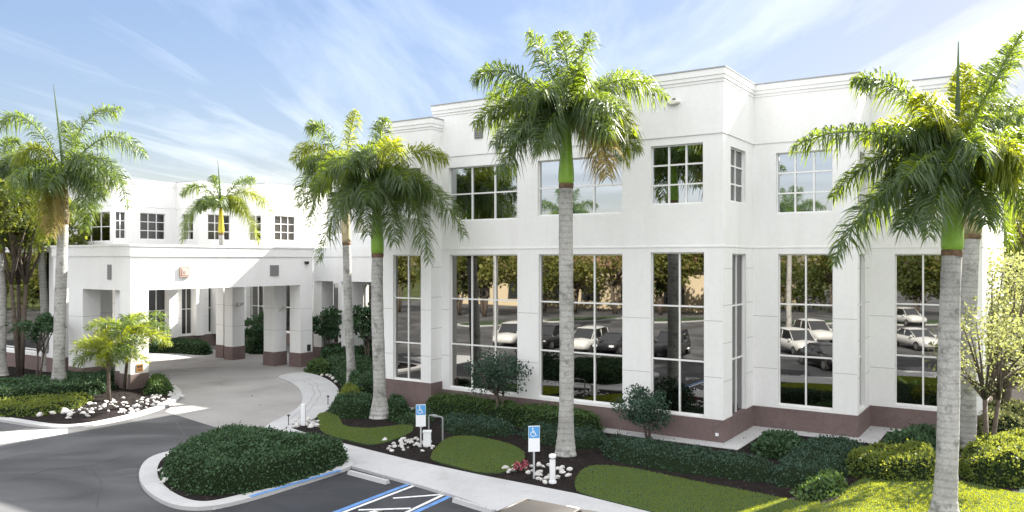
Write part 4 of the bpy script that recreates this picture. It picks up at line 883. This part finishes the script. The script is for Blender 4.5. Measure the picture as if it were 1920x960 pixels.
# red flowers beside the right sign
P = np.array([g(x, y, .1) for x, y in scatter(60, 962, 988, 872, 884)]) + np.stack([np.zeros(60), np.zeros(60), RNG.uniform(0, .12, 60)], 1)
fl = empty('flower_clump', g(975, 880, .06), 'small clump of red flowers beside the right parking sign', 'flowers'); org = np.array(fl.location)
mesh_np('petals', leaf_verts(P, unit(RNG.normal(size=(60, 3)) + [0, 0, .6]), np.full(60, .125), np.full(60, .04)) - org, 4, 'flower', fl)
n_ = 50; P2 = P[RNG.integers(0, 60, n_)] * [1, 1, 0] + [0, 0, .06]; mesh_np('foliage', leaf_verts(P2, unit(RNG.normal(size=(n_, 3)) + [0, 0, 1.2]), np.full(n_, .13), np.full(n_, .02)) - org, 4, 'hedge', fl)

# loose bark chips on the beds and a little leaf litter on the paving
def chips(name, pts, n, z, m, L0):
    A = np.array(pts); lo = A.min(0); hi = np.minimum(A.max(0), [18, 60]); P = lo + RNG.random((n, 2)) * (hi - lo); P = P[dist_in(P, pts) > .05]; k = len(P)
    p = np.concatenate([P, np.full((k, 1), z)], 1) + RNG.uniform(0, .012, (k, 1)) * [0, 0, 1]; d = unit(RNG.normal(size=(k, 3)) * [1, 1, .25]); L_ = RNG.uniform(.5, 1.5, k) * L0
    o = mesh_np(name, leaf_verts(p, d, L_, L_ * .28), 4, m); o['kind'] = 'stuff'
M['chip'] = mat('bark_chip', (.018, .013, .011), .95, rand=(.06, .043, .035), spec=.1); M['litter'] = mat('dry_leaf', (.10, .06, .025), .9, rand=(.2, .15, .06))
chips('bark_chips', bed_pts, 26000, .058, 'chip', .07); chips('bark_chips', inset(lisl, .5), 5000, .127, 'chip', .07); chips('bark_chips', inset(misl, .55), 1500, .132, 'chip', .07)
chips('leaf_litter', gp(SIDEWALK, .09), 90, .095, 'litter', .06); chips('leaf_litter', gp(DRIVE), 150, .012, 'litter', .08)
kj = MB()
for ring, z_, w_ in ((lisl, .1025, .45), (misl, .1075, .5)):
    inn = inset(ring, w_ + .02); acc = 0
    for i in range(len(ring)):
        a = np.array(ring[i]); b_ = np.array(ring[(i + 1) % len(ring)]); acc += np.linalg.norm(b_ - a)
        if acc > 2.4:
            acc = 0; c_ = np.array(inn[i]); d_ = unit((b_ - a)[None])[0] * .012
            kj.add([(*(a - d_), z_), (*(a + d_), z_), (*(c_ + d_), z_), (*(c_ - d_), z_)], [(0, 1, 2, 3)])
tag(kj.obj('kerb_joint', 'joint'), kind='structure')

# ------------------------------------------------------------------ street furniture
def sign(label, px, py, top_py, pw):
    b = g(px, py, .06); Y = b[1]; zt = CAM_H + (HY - top_py) / FPX * Y
    root = empty('parking_sign', b, label, 'sign', 'accessible parking signs', rz=R(8)); h = zt - .06
    m_ = MB(); m_.box(-.025, .025, -.025, .025, -.05, h - .05); m_.obj('post', 'post', root)
    m_ = MB(); m_.box(-.17, .17, -.045, -.027, h - .76, h); pl = m_.obj('sign_panel', 'sign_white', root)
    m_ = MB(); m_.box(-.16, .16, -.049, -.0455, h - .36, h - .02); bl = m_.obj('blue_field', 'sign_blue', pl)
    m_ = MB(); sym(m_, Vector((-.02, -.0515, h - .2)), Vector((1, 0, 0)), Vector((0, 0, 1)), .2); m_.obj('wheelchair_symbol', 'sign_white', bl)
    return root
sign('blue and white parking sign on the left, near the low white box', 789, 838, 758, 24)
sign('blue and white parking sign on the right, near the bollard light and red flowers', 1001, 897, 798, 28)
b = g(801, 836, .06); root = empty('utility_box', b, 'low white utility box beside the left parking sign', 'utility box')
m_ = MB(); m_.box(-.13, .13, -.1, .1, -.03, .48); m_.obj('body', 'white_plastic', root); m_ = MB(); m_.box(-.15, .15, -.12, .12, .482, .53); m_.obj('lid', 'white_plastic', root)
b = g(1036, 905, .06); root = empty('bollard_light', b, 'white bollard light with round cap among the white rocks', 'bollard')
h = CAM_H + (HY - 851) / FPX * b[1] - .06
m_ = MB(); m_.tube([(0, 0, -.03), (0, 0, .06)], [.12, .11], 14); m_.tube([(0, 0, .06), (0, 0, h - .16)], [.085, .085], 14); m_.obj('post', 'white_plastic', root, False)
m_ = MB(); m_.tube([(0, 0, h - .16), (0, 0, h - .10)], [.06, .06], 12); m_.obj('lens', 'post', root)
m_ = MB(); m_.tube([(0, 0, h - .10), (0, 0, h - .03), (0, 0, h)], [.105, .105, .06], 14); m_.obj('cap', 'white_plastic', root)
b = g(569, 797, .06); root = empty('marker_post', b, 'square white marker post at the end of the crescent paving', 'post')
h = CAM_H + (HY - 758) / FPX * b[1] - .06
m_ = MB(); m_.box(-.08, .08, -.08, .08, -.03, h - .05); m_.obj('post', 'white_plastic', root); m_ = MB(); m_.hexa([(-.08, -.08), (.08, -.08), (.08, .08), (-.08, .08)], h - .048, h); m_.obj('cap', 'sign_white', root)
a = Vector(g(804, 822, .06)); c = Vector(g(830, 827, .06)); root = empty('backflow_pipe', a, 'thin grey water pipe loop standing in the mulch right of the left parking sign', 'pipe')
hh = .85; d = c - a
m_ = MB(); m_.tube([(0, 0, -.05), (0, 0, hh - .06), tuple(d * .06 + Vector((0, 0, hh))), tuple(d * .94 + Vector((0, 0, hh))), tuple(d + Vector((0, 0, hh - .06))), tuple(d + Vector((0, 0, -.05)))], .028, 8); m_.obj('pipe', 'pipe', root)
m_ = MB(); m_.tube([tuple(d * .3 + Vector((0, 0, hh))), tuple(d * .6 + Vector((0, 0, hh)))], .055, 8); m_.obj('valve', 'pipe', root)
def path_light(px, py, label):
    b = g(px, py, .06); root = empty('path_light', b, label, 'path light', 'low path lights')
    m_ = MB(); m_.tube([(0, 0, -.03), (0, 0, .34)], .018, 8); m_.obj('stake', 'dark', root); m_ = MB(); m_.tube([(0, 0, .34), (0, 0, .38), (0, 0, .42)], [.03, .07, .02], 10); m_.obj('head', 'dark', root)
path_light(615, 759, 'small dark path light at the edge of the crescent paving'); path_light(541, 797, 'small dark path light left of the white marker post')
def wheel_stop(a, b, label):
    p = Vector(g(*a, .0)); q = Vector(g(*b, .0)); L = (q - p).length; root = empty('wheel_stop', (p + q) / 2 + Vector((0, 0, .008)), label, 'wheel stop', 'wheel stops', rz=math.atan2(q.y - p.y, q.x - p.x))
    m_ = MB(); pr = [(-.09, 0), (.09, 0), (.055, .11), (-.055, .11)]
    m_.add([(-L / 2, y, z) for y, z in pr] + [(-L / 2 + .02, y, z) for y, z in pr] + [(L / 2, y, z) for y, z in pr], [(3, 2, 1, 0), (0, 1, 9, 8), (1, 2, 10, 9), (2, 3, 11, 10), (3, 0, 8, 11), (8, 9, 10, 11)]); m_.obj('block', 'concrete', root)
    m_ = MB()
    for s in (-.32, .32): m_.tube([(s * L, 0, .1), (s * L, 0, .118)], .018, 8)
    m_.obj('anchor_pin', 'vent', root)
wheel_stop((655, 889), (727, 908), 'white concrete wheel stop in the bay beside the hedged island')
wheel_stop((852, 941), (925, 964), 'white concrete wheel stop in the bay beside the parked dark brown car')

# ------------------------------------------------------------------ cars
def car(label, loc, rz, paint, kind='sedan', group=None):
    """nose towards local +Y"""
    root = empty('parked_car', loc, label, 'car', group, rz)
    if kind == 'suv': st = [(-2.3, .45, .95, .80, .6), (-2.22, .35, 1.02, .88, 1), (-1.2, .3, 1.05, .93, 1), (0, .3, 1.05, .94, 1), (1.0, .3, 1.05, .93, 1), (1.8, .32, .98, .9, 1), (2.2, .38, .85, .8, 1), (2.3, .48, .7, .68, 1)]; cab = [(-2.15, .78), (-1.85, .70), (.35, .68), (1.15, .80)]; zr = 1.72
    else: st = [(-2.25, .45, .85, .78, 1), (-2.15, .35, .96, .86, 1), (-1.3, .3, .98, .9, 1), (0, .28, .97, .91, 1), (1.0, .28, .95, .9, 1), (1.75, .3, .86, .87, 1), (2.15, .36, .74, .78, 1), (2.25, .45, .62, .66, 1)]; cab = [(-1.75, .76), (-.95, .66), (.25, .64), (1.1, .78)]; zr = 1.45
    m_ = MB(); vs = []; nq = 9
    for (y, zb, zt, w, _) in st:
        zm = zb + (zt - zb) * .55
        pr = [(-w * .85, zb), (-w, zb + .12), (-w, zm), (-w * .93, zt - .04), (0, zt + .03), (w * .93, zt - .04), (w, zm), (w, zb + .12), (w * .85, zb)]
        vs += [(x, y, z) for x, z in pr]
    fs = [(i * nq + j, i * nq + (j + 1) % nq, (i + 1) * nq + (j + 1) % nq, (i + 1) * nq + j) for i in range(len(st) - 1) for j in range(nq)] + [tuple(range(nq))[::-1], tuple(range((len(st) - 1) * nq, len(st) * nq))]
    m_.add(vs, fs); m_.obj('body', paint, root, True)
    zb = .94 if kind != 'suv' else 1.0
    (r0, w0), (r1, w1), (r2, w2), (r3, w3) = cab
    gm = MB(); gm.add([(-w0, r0, zb), (w0, r0, zb), (w1, r1, zr - .05), (-w1, r1, zr - .05), (-w2, r2, zr - .05), (w2, r2, zr - .05), (w3, r3, zb), (-w3, r3, zb)], [(0, 1, 2, 3), (4, 5, 6, 7), (0, 3, 4, 7), (1, 6, 5, 2)]); gm.obj('window', 'car_glass', root)
    rm = MB(); n = 7; rv = []
    for i, (y, w) in enumerate(((r1 - .05, w1), (r1 + .2, w1 + .01), ((r1 + r2) / 2, (w1 + w2) / 2 + .02), (r2 - .15, w2 + .01), (r2 + .05, w2))):
        hh = (0, .07, .1, .07, 0)[i]; rv += [(w * x, y, zr - .05 + hh * (1 - abs(x) ** 3) + (0 if abs(x) < 1 else -.01)) for x in (-1, -.7, -.35, 0, .35, .7, 1)]
    rm.add(rv, [(i * n + j, i * n + j + 1, (i + 1) * n + j + 1, (i + 1) * n + j) for i in range(4) for j in range(n - 1)])
    for s in (-1, 1):
        for (a, b_) in (((s * w0, r0, zb), (s * w1, r1, zr - .09)), ((s * w2, r2, zr - .09), (s * w3, r3, zb)), ((s * (w0 + w3) / 2, (r1 + r2) / 2, zb), (s * (w1 + w2) / 2, (r1 + r2) / 2, zr - .09))): rm.tube([a, b_], .03, 6)
        rm.tube([(s * w1, r1, zr - .05), (s * w2, r2, zr - .05)], .03, 6)
    rm.obj('roof', paint, root, True)
    for y in (-1.4, 1.4):
        for s in (-1, 1):
            m_ = MB(); m_.tube([(s * .70, y, .34), (s * .93, y, .34)], .34, 18); wh = m_.obj('wheel', 'tyre', root)
            m_ = MB(); m_.tube([(s * .925, y, .34), (s * .945, y, .34)], .21, 14); m_.obj('rim', 'rim', wh)
    for s in (-1, 1):
        m_ = MB(); m_.box(s * .6 - .16, s * .6 + .16, 2.12, 2.24, .6, .74); m_.obj('headlight', 'headlight', root)
        m_ = MB(); m_.box(s * .62 - .13, s * .62 + .13, -2.28, -2.15, .72, .9); m_.obj('tail_light', 'tail', root)
        m_ = MB(); m_.box(s * (w3 + .12) - .09, s * (w3 + .12) + .09, r3 - .35, r3 - .24, zb, zb + .13); m_.obj('mirror', paint, root)
    return root
nose = math.atan2(V[1], V[0]) - math.pi / 2
p = at(1036, 942, 16.75); car('dark brown car parked nose in at the bottom edge of the photo', (p.x - .25 * V[0], p.y - .25 * V[1], 0), nose, 'car_tan')
RC = [((955, 648), 0, 'car_white', 'suv', 1.3, 'white sport utility car mirrored in the second tall window'), ((1098, 660), 0, 'car_white', 'suv', 1.5, 'white hatchback car mirrored in the third tall window'),
      ((1150, 662), 0, 'car_black', 'sedan', 1.5, 'black saloon car beside the white hatchback in the third window'), ((1026, 652), 0, 'car_black', 'suv', 1.5, 'black high roofed car mirrored left in the third window'), ((1255, 668), 0, 'car_black', 'suv', 1.4, 'dark high roofed car mirrored in the fourth tall window'),
      ((1492, 664), v2, 'car_white', 'suv', .9, 'white car mirrored in the fifth tall window, the nearer of the pair'), ((1525, 642), v2, 'car_white', 'suv', .9, 'white car mirrored in the fifth tall window, the farther of the pair'), ((1548, 690), v2, 'car_black', 'sedan', .9, 'dark saloon car mirrored low in the fifth window'), ((1718, 654), v3, 'car_white', 'sedan', .9, 'white low car mirrored in the far right window'), ((1700, 610), v3, 'car_white', 'suv', .9, 'distant white car mirrored in the far right window')]
for (pp, v0, pc, kd_, rz, lab) in RC:
    p = mirror(*pp, v0); car(lab, p, rz + nose - math.pi / 2, pc, kd_, 'cars mirrored in the windows')
